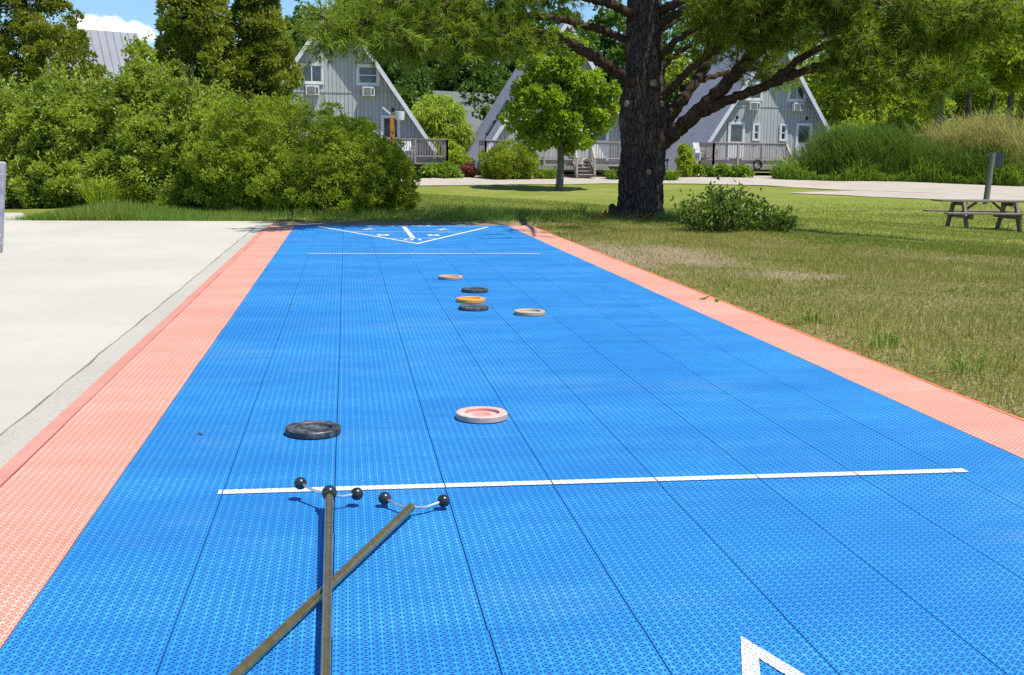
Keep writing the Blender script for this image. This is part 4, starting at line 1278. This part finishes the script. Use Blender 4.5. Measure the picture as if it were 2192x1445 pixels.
# ------------------------------------------------------------------ cabins
def aframe(label, px_c, Y, B, A, depth, deck=None, rz=0.0, front=True, roofm='roof', px_y=360, doors=(-2.1, 1.98), skylights=False, big=1.0, lower_slim=True, ground_z=None, over=0.56):
    c = at(px_c, px_y, Y); x, y = float(c[0]), Y
    z = gxy(x, y) if ground_z is None else ground_z
    t = thing('a_frame_cabin', label, 'cabin', (x, y, z), rz, 'grey timber A-frame cabins')
    k = A / B
    def half(zz): return (A - zz) / k
    MB().prism([(-half(0.1) + 0.16, 0.1), (half(0.1) - 0.16, 0.1), (0, A - 0.16 * k)], 0.0, 0.14).build('front_wall', MT['siding'], t)
    MB().prism([(-half(0.1) + 0.16, 0.1), (half(0.1) - 0.16, 0.1), (0, A - 0.16 * k)], depth - 0.3, depth - 0.16).build('back_wall', MT['siding'], t)
    th_ = 0.16
    for s in (-1, 1):
        ex = half(0.12)
        roof = MB().prism([(s * ex, 0.12), (0, A), (0, A - th_ * k * 1.16), (s * (ex - th_ * 1.16), 0.12)], -over, depth).build('roof_slope', MT[roofm], t)
        if front:
            w_ = 0.20
            MB().prism([(s * (ex + 0.025), 0.10), (0, A + 0.04), (0, A - w_ * k * 1.05), (s * (ex - w_ * 1.05), 0.10)], -over - 0.05, -over - 0.003).build('rake_trim', MT['white_trim'], roof)
        if skylights and s < 0:
            for z0, z1 in ((2.05, 2.85), (3.0, 3.95)):
                nn = Vector((s * k, 0, 1)).normalized()
                def sp(zz, yy, lift): 
                    p = Vector((s * half(zz), yy, zz)) + nn * lift
                    return p
                fr = MB(); pa = MB()
                a0, b0 = sp(z0, 2.7, 0.03), sp(z1, 2.7, 0.03)
                for (zz0, zz1, ya, yb) in ((z0, z1, 2.7, 2.78), (z0, z1, 3.52, 3.6), (z0, z0 + 0.09, 2.78, 3.52), (z1 - 0.09, z1, 2.78, 3.52)):
                    P = [sp(zz0, ya, 0.0), sp(zz0, yb, 0.0), sp(zz1, yb, 0.0), sp(zz1, ya, 0.0), sp(zz0, ya, 0.10), sp(zz0, yb, 0.10), sp(zz1, yb, 0.10), sp(zz1, ya, 0.10)]
                    fr.add(P, [(3, 2, 1, 0), (4, 5, 6, 7), (0, 1, 5, 4), (1, 2, 6, 5), (2, 3, 7, 6), (3, 0, 4, 7)])
                fo = fr.build('skylight', MT['black'], t)
                P = [sp(z0 + 0.09, 2.78, 0.07), sp(z0 + 0.09, 3.52, 0.07), sp(z1 - 0.09, 3.52, 0.07), sp(z1 - 0.09, 2.78, 0.07)]
                pa.add(P, [(0, 1, 2, 3)]); pa.build('pane', MT['sky_glass'], fo)
    if not front: return t
    for zz in (A * 0.475, A * 0.73):
        h_ = half(zz) - 0.30
        MB().box(-h_, h_, -0.028, -0.002, zz, zz + 0.07).build('trim_band', MT['siding'], t)

    def window(nm, xa, xb, za, zb, style='slider', tw=0.11, m='glass'):
        f = MB()
        f.box(xa - tw, xa, -0.07, -0.002, za - tw, zb + tw); f.box(xb, xb + tw, -0.07, -0.002, za - tw, zb + tw)
        f.box(xa, xb, -0.068, -0.002, zb, zb + tw)
        if nm == 'window': f.box(xa - 0.0, xb + 0.0, -0.10, -0.002, za - tw, za)
        fo = f.build(nm, MT['white_trim'], t)
        s = MB(); mw = 0.05
        if style == 'slider':
            xm = (xa + xb) / 2; s.box(xm - mw / 2, xm + mw / 2, -0.05, -0.012, za, zb)
            s.box(xa, xa + 0.04, -0.045, -0.012, za, zb); s.box(xb - 0.04, xb, -0.045, -0.012, za, zb)
        else:
            zm = za + (zb - za) * 0.48; s.box(xa, xb, -0.05, -0.012, zm - mw / 2, zm + mw / 2)
            s.box(xa, xa + 0.045, -0.045, -0.012, za, zb); s.box(xb - 0.045, xb, -0.045, -0.012, za, zb)
        s.box(xa + 0.041, xb - 0.041, -0.040, -0.012, zb - 0.036, zb); s.box(xa + 0.041, xb - 0.041, -0.040, -0.012, za, za + 0.036)
        if nm == 'door': s.box(xa + 0.045, xb - 0.045, -0.04, -0.012, za, za + 0.95)
        s.build('sash' if nm == 'window' else 'door_leaf', MT['white_trim'], fo)
        MB().box(xa, xb, -0.010, -0.004, za if nm == 'window' else za + 0.0, zb).build('pane', MT[m], fo)
        return fo

    def ac(xa, xb, za, zb):
        o = MB().box(xa, xb, -0.38, -0.002, za, zb).build('air_conditioner', MT['ac'], t, bevel=0.015)
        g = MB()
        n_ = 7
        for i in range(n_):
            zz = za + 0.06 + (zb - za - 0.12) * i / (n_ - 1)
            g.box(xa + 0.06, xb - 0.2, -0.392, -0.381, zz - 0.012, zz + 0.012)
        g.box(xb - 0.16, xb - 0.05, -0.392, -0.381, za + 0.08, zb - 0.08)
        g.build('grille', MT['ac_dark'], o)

    def lamp(xc, zc):
        o = MB().box(xc - 0.06, xc + 0.06, -0.03, -0.002, zc - 0.09, zc + 0.09).build('wall_lamp', MT['black'], t)
        MB().lathe([(0.03, -0.10), (0.07, 0.06), (0.02, 0.12)], 10, (xc, -0.11, zc)).build('lamp_shade', MT['black'], o)

    dz = A * 0.105                  # deck floor
    up0 = A * 0.535
    window('window', -1.60 * big, -0.68 * big, up0, up0 + 0.82, 'slider')
    window('window', 1.05 * big, 1.92 * big, up0, up0 + 0.82, 'hung' if big > 1 else 'slider', 0.13)
    ac(-1.42 * big, -0.80 * big, up0 - 0.66, up0 - 0.20); ac(1.22 * big, 1.80 * big, up0 - 0.66, up0 - 0.20)
    for dx in doors:
        window('door', dx - 0.38, dx + 0.38, dz, dz + 1.96, 'hung', 0.12)
        lamp(dx + (0.02 if dx < 0 else 0.12), dz + 2.35)
    if lower_slim:
        for xx in (-0.85, 0.78): window('window', xx - 0.14, xx + 0.14, dz + 1.12, dz + 1.92, 'hung', 0.09)
    if deck:
        xa, xb, yd, (sa, sb), wm = deck
        m = MT[wm]
        pl = MB()
        nb = int(yd / 0.145)
        for i in range(nb): pl.box(xa, xb, -0.15 - i * 0.145 - 0.14, -0.15 - i * 0.145, dz - 0.13, dz - 0.09)
        yf = -0.15 - nb * 0.145
        pl.box(xa, xb, yf - 0.045, yf - 0.002, dz - 0.38, dz - 0.085)
        pl.box(xa - 0.045, xa - 0.002, yf - 0.045, -0.15, dz - 0.38, dz - 0.085); pl.box(xb + 0.002, xb + 0.045, yf - 0.045, -0.15, dz - 0.38, dz - 0.085)
        for i in range(int((xb - xa) / 1.8) + 1):
            xx = min(xb - 0.1, xa + 0.05 + i * 1.8); pl.box(xx, xx + 0.1, yf + 0.25, yf + 0.35, -0.2, dz - 0.14)
        dk = pl.build('deck', m, t)
        yr = yf - 0.10
        rl = MB(); rt = dz + 0.86
        segs = [((xa, yr), (sa, yr)), ((sb, yr), (xb, yr)), ((xb, yr), (xb, -0.2)), ((xa, yr), (xa, -0.2))]
        for (ax_, ay), (bx_, by) in segs:
            L = math.hypot(bx_ - ax_, by - ay)
            if L < 0.3: continue
            rl.bar((ax_, ay, rt), (bx_, by, rt), 0.13, 0.045); rl.bar((ax_, ay, rt - 0.07), (bx_, by, rt - 0.07), 0.04, 0.085); rl.bar((ax_, ay, dz + 0.02), (bx_, by, dz + 0.02), 0.04, 0.085)
            nbal = int(L / 0.135)
            for i in range(1, nbal):
                f = i / nbal; px2, py2 = ax_ + (bx_ - ax_) * f, ay + (by - ay) * f
                rl.box(px2 - 0.019, px2 + 0.019, py2 - 0.019, py2 + 0.019, dz - 0.02, rt - 0.08)
            np_ = max(1, int(round(L / 1.65)))
            for i in range(np_ + 1):
                f = i / np_; px2, py2 = ax_ + (bx_ - ax_) * f, ay + (by - ay) * f
                MB().box(px2 - 0.048, px2 + 0.048, py2 - 0.048 - 0.03, py2 + 0.048 - 0.03, dz - 0.36, rt - 0.025).build('railing_post', m, dk)
        rl.build('railing', m, dk)
        st = MB(); ns = 4
        for i in range(ns):
            zz = dz - 0.09 - (i + 1) * (dz - 0.05) / (ns + 0.6); yy = yf - 0.05 - i * 0.27
            st.box(sa + 0.05, sb - 0.05, yy - 0.28, yy, zz - 0.04, zz)
            st.box(sa + 0.05, sb - 0.05, yy - 0.012, yy - 0.002, zz - 0.16, zz - 0.042)
        yb_ = yf - 0.05 - ns * 0.27
        for xx in (sa, sb):
            st.bar((xx, yf - 0.04, dz - 0.22), (xx, yb_, -0.02), 0.05, 0.26)
            st.bar((xx, yr, rt - 0.02), (xx, yb_ + 0.04, 0.86), 0.10, 0.05)
            st.box(xx - 0.045, xx + 0.045, yb_, yb_ + 0.09, -0.1, 0.84)
            st.bar((xx, yr - 0.05, dz + 0.10), (xx, yb_ + 0.1, 0.30), 0.035, 0.08)
            for i in range(1, 7):
                f = i / 7; yy = yr + (yb_ - yr) * f; zt = rt - 0.04 + (0.82 - rt) * f
                st.box(xx - 0.018, xx + 0.018, yy - 0.018, yy + 0.018, zt - 0.78, zt)
        st.build('stair', m, dk)
    return t


GZH = -0.22
aframe('nearest grey A-frame gable behind the juniper, half hidden by tall cedars', 722, 60, 5.95, 8.55, 10.5, deck=(-3.6, 5.45, 2.6, (-2.0, -0.9), 'deck_dark'), doors=(2.75,), big=1.08, lower_slim=False, ground_z=GZH - 0.05)
aframe('middle grey A-frame cabin with skylights in its roof, behind the young maple', 1205, 61, 5.05, 8.05, 10.5, deck=(-4.55, 4.6, 2.6, (0.02, 0.95), 'deck_wood'), skylights=True, ground_z=GZH)
aframe('right grey A-frame cabin seen between the pine limbs and the reeds', 1645, 64, 5.0, 7.95, 10.5, deck=(-4.25, 3.9, 2.6, (-0.05, 0.9), 'deck_wood'), doors=(-2.05, 2.05), ground_z=GZH + 0.1)
aframe('A-frame cabin showing its seamed grey roof against the sky, between cedars', 106, 66, 4.0, 7.6, 5.2, rz=math.radians(-60), front=False, roofm='metal_roof', ground_z=-0.3)
aframe('far A-frame cabin of which only a roof corner shows behind the willow', 928, 84, 5.0, 5.6, 8.0, rz=math.radians(-60), front=False, roofm='far_roof', ground_z=-0.3)

# things standing about the cabins
def hose(label, px_, py_, Y, r, m, n=3):
    c = at(px_, py_, Y)
    t = thing('hose_coil', label, 'hose', tuple(c))
    for k in range(n):
        pts = [(r * (1 - 0.12 * k) * math.cos(a), 0.03 * k, 0.9 * r * (1 + 0.1 * k) * math.sin(a) - 0.04 * k) for a in np.linspace(0, 2 * PI, 26)]
        MB().tube(pts, [0.028, 0.028], 8).build('loop', m, t, True)
    MB().box(-0.06, 0.06, 0.04, 0.16, r * 0.6, r * 1.05).build('hanger', MT['black'], t)


hose('pale hose coil hanging on the deck front right of the middle cabin stair', 1256, 349, 58.1, 0.27, MT['hose'])
hose('dark hose coil under the deck edge of the right cabin', 1622, 352, 61.0, 0.26, MT['black'])
c = at(1428, 360, 58); z = gxy(c[0], 58)
t = thing('path_light', 'thin black path light between the pine trunk and the right cabin deck', 'light', (c[0], 58, z))
MB().lathe([(0.03, -0.05), (0.03, 0.9)], 10).build('stake', MT['black'], t, True)
MB().lathe([(0.05, 0.9), (0.11, 0.98), (0.10, 1.02), (0.02, 1.05)], 14).build('lamp_head', MT['black'], t, True)
# white floodlight on an orange post
c = at(840, 330, 46); z = gxy(c[0], 46)
t = thing('lamp_post', 'orange wooden post carrying a white floodlight, just behind the juniper', 'lamp', (c[0], 46, z))
hp = at(838, 249, 46)[2] - z
MB().box(-0.085, 0.085, -0.085, 0.085, -0.1, hp).build('post', MT['orange_wood'], t, bevel=0.01)
MB().lathe([(0.08, -0.17), (0.17, -0.15), (0.19, 0.16), (0.17, 0.17)], 18, (0.30, -0.05, hp + 0.02)).build('lamp_shade', MT['white_trim'], t, True)
MB().bar((0.05, -0.05, hp - 0.05), (0.2, -0.05, hp - 0.02), 0.05, 0.05).bar((-0.38, -0.05, hp + 0.34), (-0.06, -0.05, hp + 0.08), 0.05, 0.06).build('bracket', MT['white_trim'], t)
# chairs on the right and nearest decks are only hinted at: folded seat with slatted back
def deck_chair(label, px_, Y, zf, m, rz):
    c = at(px_, 330, Y)
    t = thing('deck_chair', label, 'chair', (c[0], Y, zf), rz, 'chairs on the cabin decks')
    s = MB()
    for i in range(5): s.box(-0.25 + i * 0.1, -0.17 + i * 0.1, -0.25, 0.22, 0.36, 0.385)
    s.build('seat', m, t)
    b = MB(); Mx = Matrix.Translation((0, 0.22, 0.36)) @ Matrix.Rotation(-0.3, 4, 'X')
    for i in range(5): b.box(-0.25 + i * 0.1, -0.17 + i * 0.1, 0, 0.025, 0, 0.62, Mx)
    b.build('backrest', m, t)
    for sx in (-0.26, 0.26):
        MB().bar((sx, -0.22, 0.0), (sx, -0.22, 0.58), 0.04, 0.05).build('leg', m, t); MB().bar((sx, 0.28, 0.0), (sx, 0.2, 0.58), 0.04, 0.05).build('leg', m, t)
        MB().box(sx - 0.05, sx + 0.05, -0.3, 0.3, 0.585, 0.61).build('armrest', m, t)


zf3 = GZH + 0.1 + 7.95 * 0.105 - 0.09; zf1 = GZH - 0.05 + 8.55 * 0.105 - 0.09
deck_chair('white slatted chair at the left end of the right cabin deck', 1500, 62.6, zf3, MT['white_trim'], 0.5)
deck_chair('brown slatted chair behind the right cabin railing', 1524, 62.7, zf3, MT['deck_wood'], -0.4)
deck_chair('white chair on the nearest cabin deck behind its railing', 874, 58.6, zf1, MT['white_trim'], 0.2)

PG = 'garden plants round the cabins'
shrub('round_yew', 'clipped round yellow green bush in front of the middle cabin deck', 'bush', 1089, 365, 57, [(0, 0, 0.82, 1.38, 1.1, 0.92), (-0.6, -0.1, 0.7, 0.78, 0.9, 0.8), (0.6, -0.1, 0.7, 0.78, 0.9, 0.8)], 17000, 0.13, 0.055, MT['juniper'], 130, 0.22, PG, up=0.5, fill=0.2, lo=0.65)
shrub('hosta_bed', 'low broad leaved plant at the right end of the nearest cabin deck', 'plant', 938, 372, 57, [(0, 0, 0.2, 0.75, 0.5, 0.42), (0.6, 0, 0.25, 0.4, 0.5, 0.4)], 1500, 0.26, 0.14, MT['hosta'], 30, 0.16, PG, stems=0, droop=0.1)
shrub('leafy_bush', 'bright green bush left of the red barberry', 'bush', 968, 360, 59.5, [(0, 0, 0.6, 0.85, 0.7, 0.8), (0.5, 0, 0.4, 0.6, 0.6, 0.6)], 5000, 0.15, 0.08, MT['willow'], 50, 0.2, PG)
shrub('barberry_bush', 'small red leaved barberry at the left corner of the middle cabin deck', 'bush', 1003, 367, 57.5, [(0, 0, 0.3, 0.42, 0.4, 0.36)], 2200, 0.09, 0.06, MT['barberry'], 30, 0.12, PG)
for px_, w_, lab, Yp in ((1168, 1.0, 'daylily clump between the round bush and the maple trunk', 57.2), (1318, 0.8, 'daylily clump left of the pine trunk below the middle deck', 57.2), (1432, 0.75, 'daylily clump right of the pine trunk', 57)):
    c = at(px_, 365, Yp)
    grass_clump('daylily_clump', lab, 'plant', float(c[0]), Yp, 260, 0.62, w_ * 0.55, 0.05, MT['hosta'], 0.4, 0.55, PG)
shrub('upright_bush', 'upright green bush at the left corner of the right cabin deck', 'bush', 1463, 362, 59.5, [(0, 0, 0.65, 0.42, 0.4, 0.7), (0.05, 0, 1.2, 0.32, 0.32, 0.45)], 4000, 0.14, 0.085, MT['willow'], 50, 0.17, PG)
for px_, lab in ((1500, 'hosta clump at the left of the row under the right cabin deck'), (1540, 'hosta clump in the middle of the row under the right cabin deck'), (1582, 'hosta clump beside the dark hose coil')):
    shrub('hosta_plant', lab, 'plant', px_, 367, 59.6, [(0, 0, 0.22, 0.55, 0.4, 0.34)], 900, 0.22, 0.13, MT['hosta'], 20, 0.14, PG, stems=0, droop=0.1)

# ------------------------------------------------------------------ reeds
def reeds(name, label, boxes, m, plume, nl=6, lw=0.040):
    V = []; Fq = []; vv = []; PV = []; PF = []; pv = []
    P = []; Dr = []; LL = []
    st_P = []; st_T = []
    for (x0, y0, x1, y1, dep, h0, h1, n, vb) in boxes:
        f = rng.random(n); X = x0 + (x1 - x0) * f; Yv = y0 + (y1 - y0) * f + rng.random(n) ** 1.3 * dep
        H_ = (h0 + (h1 - h0) * f) * rng.uniform(0.62, 1.18, n) * np.clip(0.72 + (Yv - (y0 + (y1 - y0) * f)) * 0.35, 0.5, 1)
        Zg = ground(X, Yv)
        b = np.stack([X, Yv, Zg - 0.05], -1); tpv = b + np.stack([rng.normal(0, 0.10, n) * H_, rng.normal(0, 0.10, n) * H_, H_], -1)
        st_P.append(b); st_T.append(tpv)
        for k in range(nl):
            g = rng.uniform(0.15, 1.0, n)[:, None]
            P.append(b + (tpv - b) * g); d = rdir(n) * np.array([1, 1, 0.2]) + np.array([0, 0, 2.4]); Dr.append(unit(d)); LL.append(rng.uniform(0.5, 1.0, n) * np.clip(H_ / 2.2, 0.4, 1.2))
    b = np.vstack(st_P); tpv = np.vstack(st_T); n = len(b)
    s = rdir(n) * np.array([1, 1, 0]); s = unit(s) * 0.016
    Vs = np.stack([b - s, b + s, tpv], 1).reshape(-1, 3); Fs = np.arange(3 * n).reshape(n, 3)
    Pn = np.vstack(P); Dn = np.vstack(Dr); Ln = np.concatenate(LL)
    k = len(Pn); s, u = basis(Dn); sd = s * lw / 2
    mid = Pn + Dn * (Ln * 0.5)[:, None]; end = Pn + Dn * Ln[:, None] * np.array([1.6, 1.6, 0.88])
    V1 = np.stack([Pn, mid + sd, mid - sd], 1).reshape(-1, 3); V2 = np.stack([mid - sd, mid + sd, end], 1).reshape(-1, 3)
    o1 = len(Vs); o2 = o1 + len(V1)
    F1 = np.arange(3 * k).reshape(k, 3) + o1; F2 = np.arange(3 * k).reshape(k, 3) + o2
    lv = rng.random(k) * 0.9
    o = npmesh(name, np.vstack([Vs, V1, V2]), np.vstack([Fs, F1, F2]), m, None, np.concatenate([rng.random(n), lv, lv]))
    tag(o, label, 'reeds', kind='stuff')
    if plume:
        sel = rng.random(n) < plume
        q = tpv[sel]; nq = len(q); per = 9
        Pq = np.repeat(q, per, 0) + np.stack([rng.normal(0, 0.03, nq * per), rng.normal(0, 0.03, nq * per), -rng.random(nq * per) * 0.32], -1)
        dd = unit(rdir(nq * per) * np.array([1, 1, 0.3]) + np.array([0.5, 0, 0.9]))
        V_, F_ = leaves(Pq, dd, 0.13, 0.035)
        tag(npmesh('reed_plumes', V_, F_, MT['plume'], None, rng.random(len(F_))), 'feathery tan plumes at the tops of the tall reeds', 'reeds', kind='stuff')


rw = hit(1672, 386); r0 = hit(1725, 388); r1 = hit(1805, 390); r2 = hit(1970, 391); r3 = hit(2192, 400)
E4 = (r3[0] + 7, r3[1] - 1.5)
reeds('green_reeds', 'dense dark green reeds standing along the far side of the road', [
    (r0[0], r0[1] + 0.6, r1[0], r1[1] + 0.4, 2.2, 1.2, 2.1, 900, 0), (r1[0], r1[1] + 0.4, r2[0], r2[1] + 0.4, 4.5, 2.2, 2.2, 3600, 0), (r2[0], r2[1] + 0.4, r3[0], r3[1] + 0.4, 5.0, 1.9, 1.7, 1800, 0), (r3[0], r3[1] + 0.4, *E4, 6, 1.9, 1.9, 600, 0)], MT['reed_green'], 0)
reeds('tan_reeds', 'taller tan reeds with old plumes at the right end of the reed bed', [
    (r2[0] + 2.3, r2[1] + 1.2, r3[0], r3[1] + 1.0, 5.0, 2.3, 3.2, 1900, 0), (r3[0], r3[1] + 1.0, *E4, 5, 3.2, 3.2, 900, 0)], MT['reed_tan'], 0.22, 4, 0.035)
# low bright weeds along the reed edge
Xw = []; Yw = []
for a_, b_, n in ((rw, r0, 900), (r0, r1, 1800), (r1, r2, 6000), (r2, r3, 5000)):
    f = rng.random(n); Xw.append(a_[0] + (b_[0] - a_[0]) * f); Yw.append(a_[1] + (b_[1] - a_[1]) * f + 0.25 + rng.random(n) * 1.2)
Xw = np.concatenate(Xw); Yw = np.concatenate(Yw)
tag(blades('verge_weeds', np.stack([Xw, Yw, ground(Xw, Yw) - 0.02], -1), 0.45 + 0.55 * rng.random(len(Xw)) ** 2 * (1 + np.sin(1.7 * Xw)), 0.035, MT['hosta'], 0.35, v=rng.random(len(Xw)) * 0.9, curve=0.25), 'bright green weeds along the road in front of the reeds', 'weeds', kind='stuff')

# ------------------------------------------------------------------ picnic table
TY = 26.2
c = at(2085, 495, TY); z = gxy(c[0] + 0.2, TY)
zt_meas = at(2085, 497, TY)[2]
t = thing('picnic_table', 'weathered grey picnic table with attached benches on the lawn', 'table', (c[0] + 0.22, TY, z), math.radians(-8))
TW = MT['table_wood']; Lh = 1.2
mb = MB()
for i in range(5):
    w_ = 0.142; yy = -0.375 + i * 0.15
    mb.box(-Lh + random.uniform(-0.02, 0.02), Lh + random.uniform(-0.02, 0.02), yy - w_ / 2 + 0.075, yy + w_ / 2 + 0.075, 0.70, 0.742)
mb.build('tabletop', TW, t, bevel=0.004)
for s in (-1, 1):
    mb = MB()
    for i in range(2): 
        yy = s * 0.70 + (i - 0.5) * 0.145
        mb.box(-Lh, Lh, yy - 0.068, yy + 0.068, 0.42, 0.458)
    mb.build('bench', TW, t, bevel=0.004)
for sx in (-0.64, 0.64):
    for s in (-1, 1):
        MB().bar((sx, s * 0.30, 0.70), (sx, s * 0.66, -0.02), 0.06, 0.13, (0, 0, 1)).build('leg', TW, t)
    e = 0.055 if sx < 0 else -0.055
    MB().box(sx + e - 0.022, sx + e + 0.022, -0.78, 0.78, 0.30, 0.418).build('bench_support', TW, t)
    MB().box(sx + e - 0.022, sx + e + 0.022, -0.36, 0.36, 0.60, 0.698).build('top_cleat', TW, t)
    MB().bar((sx + e, 0, 0.40), (sx * 0.30, 0, 0.69), 0.09, 0.04).build('brace', TW, t)

# ------------------------------------------------------------------ sign post and leaning post
b = hit(2109, 437); top = at(2126, 327, b[1])
t = thing('sign_post', 'thick round greenish wooden post with a small sign seen from behind', 'sign', (b[0], b[1], gxy(b[0], b[1])))
o = np.array([b[0], b[1], gxy(b[0], b[1])])
d = (top - o)
MB().tube([(0, 0, -0.3), tuple(d * 0.5), tuple(d)], [0.118, 0.112, 0.105], 16).build('post', MT['pole_wood'], t, True)
Mx = Matrix.Translation(Vector(d) + Vector((0.10, -0.07, -0.29))) @ Matrix.Rotation(math.radians(-40), 4, 'Z')
MB().box(-0.02, 0.26, -0.012, 0.012, -0.29, 0.29, Mx).build('sign_panel', MT['sign_back'], t)

b5 = at(12, 345, 5.2); base5 = at(-2, 590, 5.2)
t = thing('wooden_post', 'grey weathered wooden post leaning at the left edge of the pavement', 'post', (base5[0] - 0.10, 5.2, -0.010))
o = Vector((base5[0] - 0.10, 5.2, -0.010))
topv = Vector(b5) - o + Vector((-0.045, 0, 0)); botv = Vector(at(4, 540, 5.2)) - o + Vector((-0.045, 0, 0))
dirv = (topv - botv).normalized()
low = botv - dirv * (botv.z / dirv.z)
MB().bar(botv, topv, 0.09, 0.04, (0, 1, 0)).build('upright', MT['post_wood'], t, bevel=0.005)
MB().bar(low + Vector((-0.02, 0.0, 0)), botv + Vector((-0.02, 0, 0)), 0.07, 0.036, (0, 1, 0)).build('foot', MT['post_wood'], t)
bk = Vector(at(8.5, 520, 5.2)) - o
MB().box(bk.x - 0.3, bk.x, -0.075, -0.022, bk.z - 0.038, bk.z + 0.038).build('crosspiece', MT['post_wood'], t, bevel=0.004)
MB().tube([(bk.x - 0.02, -0.048, bk.z), (bk.x + 0.012, -0.048, bk.z)], [0.004, 0.004], 8).build('bolt', MT['arm'], t, True)

# ------------------------------------------------------------------ light, sky, camera
EL, AZ = math.radians(66), math.radians(40)          # sun high on the right, a little behind the camera
sd = Vector((math.cos(EL) * math.cos(AZ), -math.cos(EL) * math.sin(AZ), math.sin(EL)))
ld = bpy.data.lights.new('sun', 'SUN'); ld.energy = 4.0; ld.angle = math.radians(0.5); ld.color = (1.0, 0.955, 0.88)
lo = bpy.data.objects.new('sun', ld); COL.objects.link(lo)
lo.rotation_euler = sd.to_track_quat('Z', 'Y').to_euler(); lo.location = (20, -15, 40)

w = bpy.data.worlds.new('World'); SC.world = w; w.use_nodes = True
nt = w.node_tree; nt.nodes.clear()
out = nt.nodes.new('ShaderNodeOutputWorld'); bg = nt.nodes.new('ShaderNodeBackground'); bg.inputs['Strength'].default_value = 0.10
sky = nt.nodes.new('ShaderNodeTexSky'); sky.sky_type = 'NISHITA'; sky.sun_disc = False
sky.sun_elevation = EL; sky.sun_rotation = math.atan2(sd.x, sd.y); sky.air_density = 1.0; sky.dust_density = 0.3; sky.ozone_density = 1.6
tc = nt.nodes.new('ShaderNodeTexCoord')
cdir = ray(238, 66); cdir = cdir / np.linalg.norm(cdir)
# small bright cumulus low over the far roof: a lumpy patch round one direction, and thin cloud elsewhere
vm = nt.nodes.new('ShaderNodeVectorMath'); vm.operation = 'SUBTRACT'; nt.links.new(tc.outputs['Generated'], vm.inputs[0]); vm.inputs[1].default_value = tuple(cdir)
mp = nt.nodes.new('ShaderNodeMapping'); nt.links.new(vm.outputs[0], mp.inputs[0]); mp.inputs['Scale'].default_value = (30, 30, 85)
ln = nt.nodes.new('ShaderNodeVectorMath'); ln.operation = 'LENGTH'; nt.links.new(mp.outputs[0], ln.inputs[0])
nz = nt.nodes.new('ShaderNodeTexNoise'); nt.links.new(tc.outputs['Generated'], nz.inputs['Vector']); nz.inputs['Scale'].default_value = 60; nz.inputs['Detail'].default_value = 6
ad = nt.nodes.new('ShaderNodeMath'); ad.operation = 'MULTIPLY_ADD'; nt.links.new(nz.outputs[0], ad.inputs[0]); ad.inputs[1].default_value = 1.5; nt.links.new(ln.outputs['Value'], ad.inputs[2])
mr = nt.nodes.new('ShaderNodeMapRange'); mr.interpolation_type = 'SMOOTHSTEP'; nt.links.new(ad.outputs[0], mr.inputs[0]); mr.inputs[1].default_value = 1.85; mr.inputs[2].default_value = 1.45
mx = nt.nodes.new('ShaderNodeMix'); mx.data_type = 'RGBA'; nt.links.new(mr.outputs[0], mx.inputs[0]); tn = nt.nodes.new('ShaderNodeMix'); tn.data_type = 'RGBA'; tn.blend_type = 'MULTIPLY'; tn.inputs[0].default_value = 1.0; nt.links.new(sky.outputs[0], tn.inputs[6]); tn.inputs[7].default_value = (0.62, 0.80, 0.98, 1); nt.links.new(tn.outputs[2], mx.inputs[6]); mx.inputs[7].default_value = (8.5, 8.7, 9.0, 1)
nt.links.new(mx.outputs[2], bg.inputs[0]); nt.links.new(bg.outputs[0], out.inputs[0])

cam = bpy.data.cameras.new('camera'); cam.sensor_width = 36; cam.sensor_fit = 'HORIZONTAL'; cam.lens = F / 2192 * 36
cam.clip_start = 0.05; cam.clip_end = 2000
co = bpy.data.objects.new('camera', cam); COL.objects.link(co)
Mc = Matrix(((RT[0], UP[0], -FW[0], EYE[0]), (RT[1], UP[1], -FW[1], EYE[1]), (RT[2], UP[2], -FW[2], EYE[2]), (0, 0, 0, 1)))
co.matrix_world = Mc
SC.camera = co
SC.view_settings.view_transform = 'Standard'; SC.view_settings.look = 'None'
SC.view_settings.exposure = 0.70; SC.view_settings.gamma = 1.0
SC.render.engine = 'CYCLES'
SC.cycles.max_bounces = 8; SC.cycles.diffuse_bounces = 4; SC.cycles.transmission_bounces = 4
SC.cycles.use_denoising = False
SC.cycles.sample_clamp_indirect = 6.0
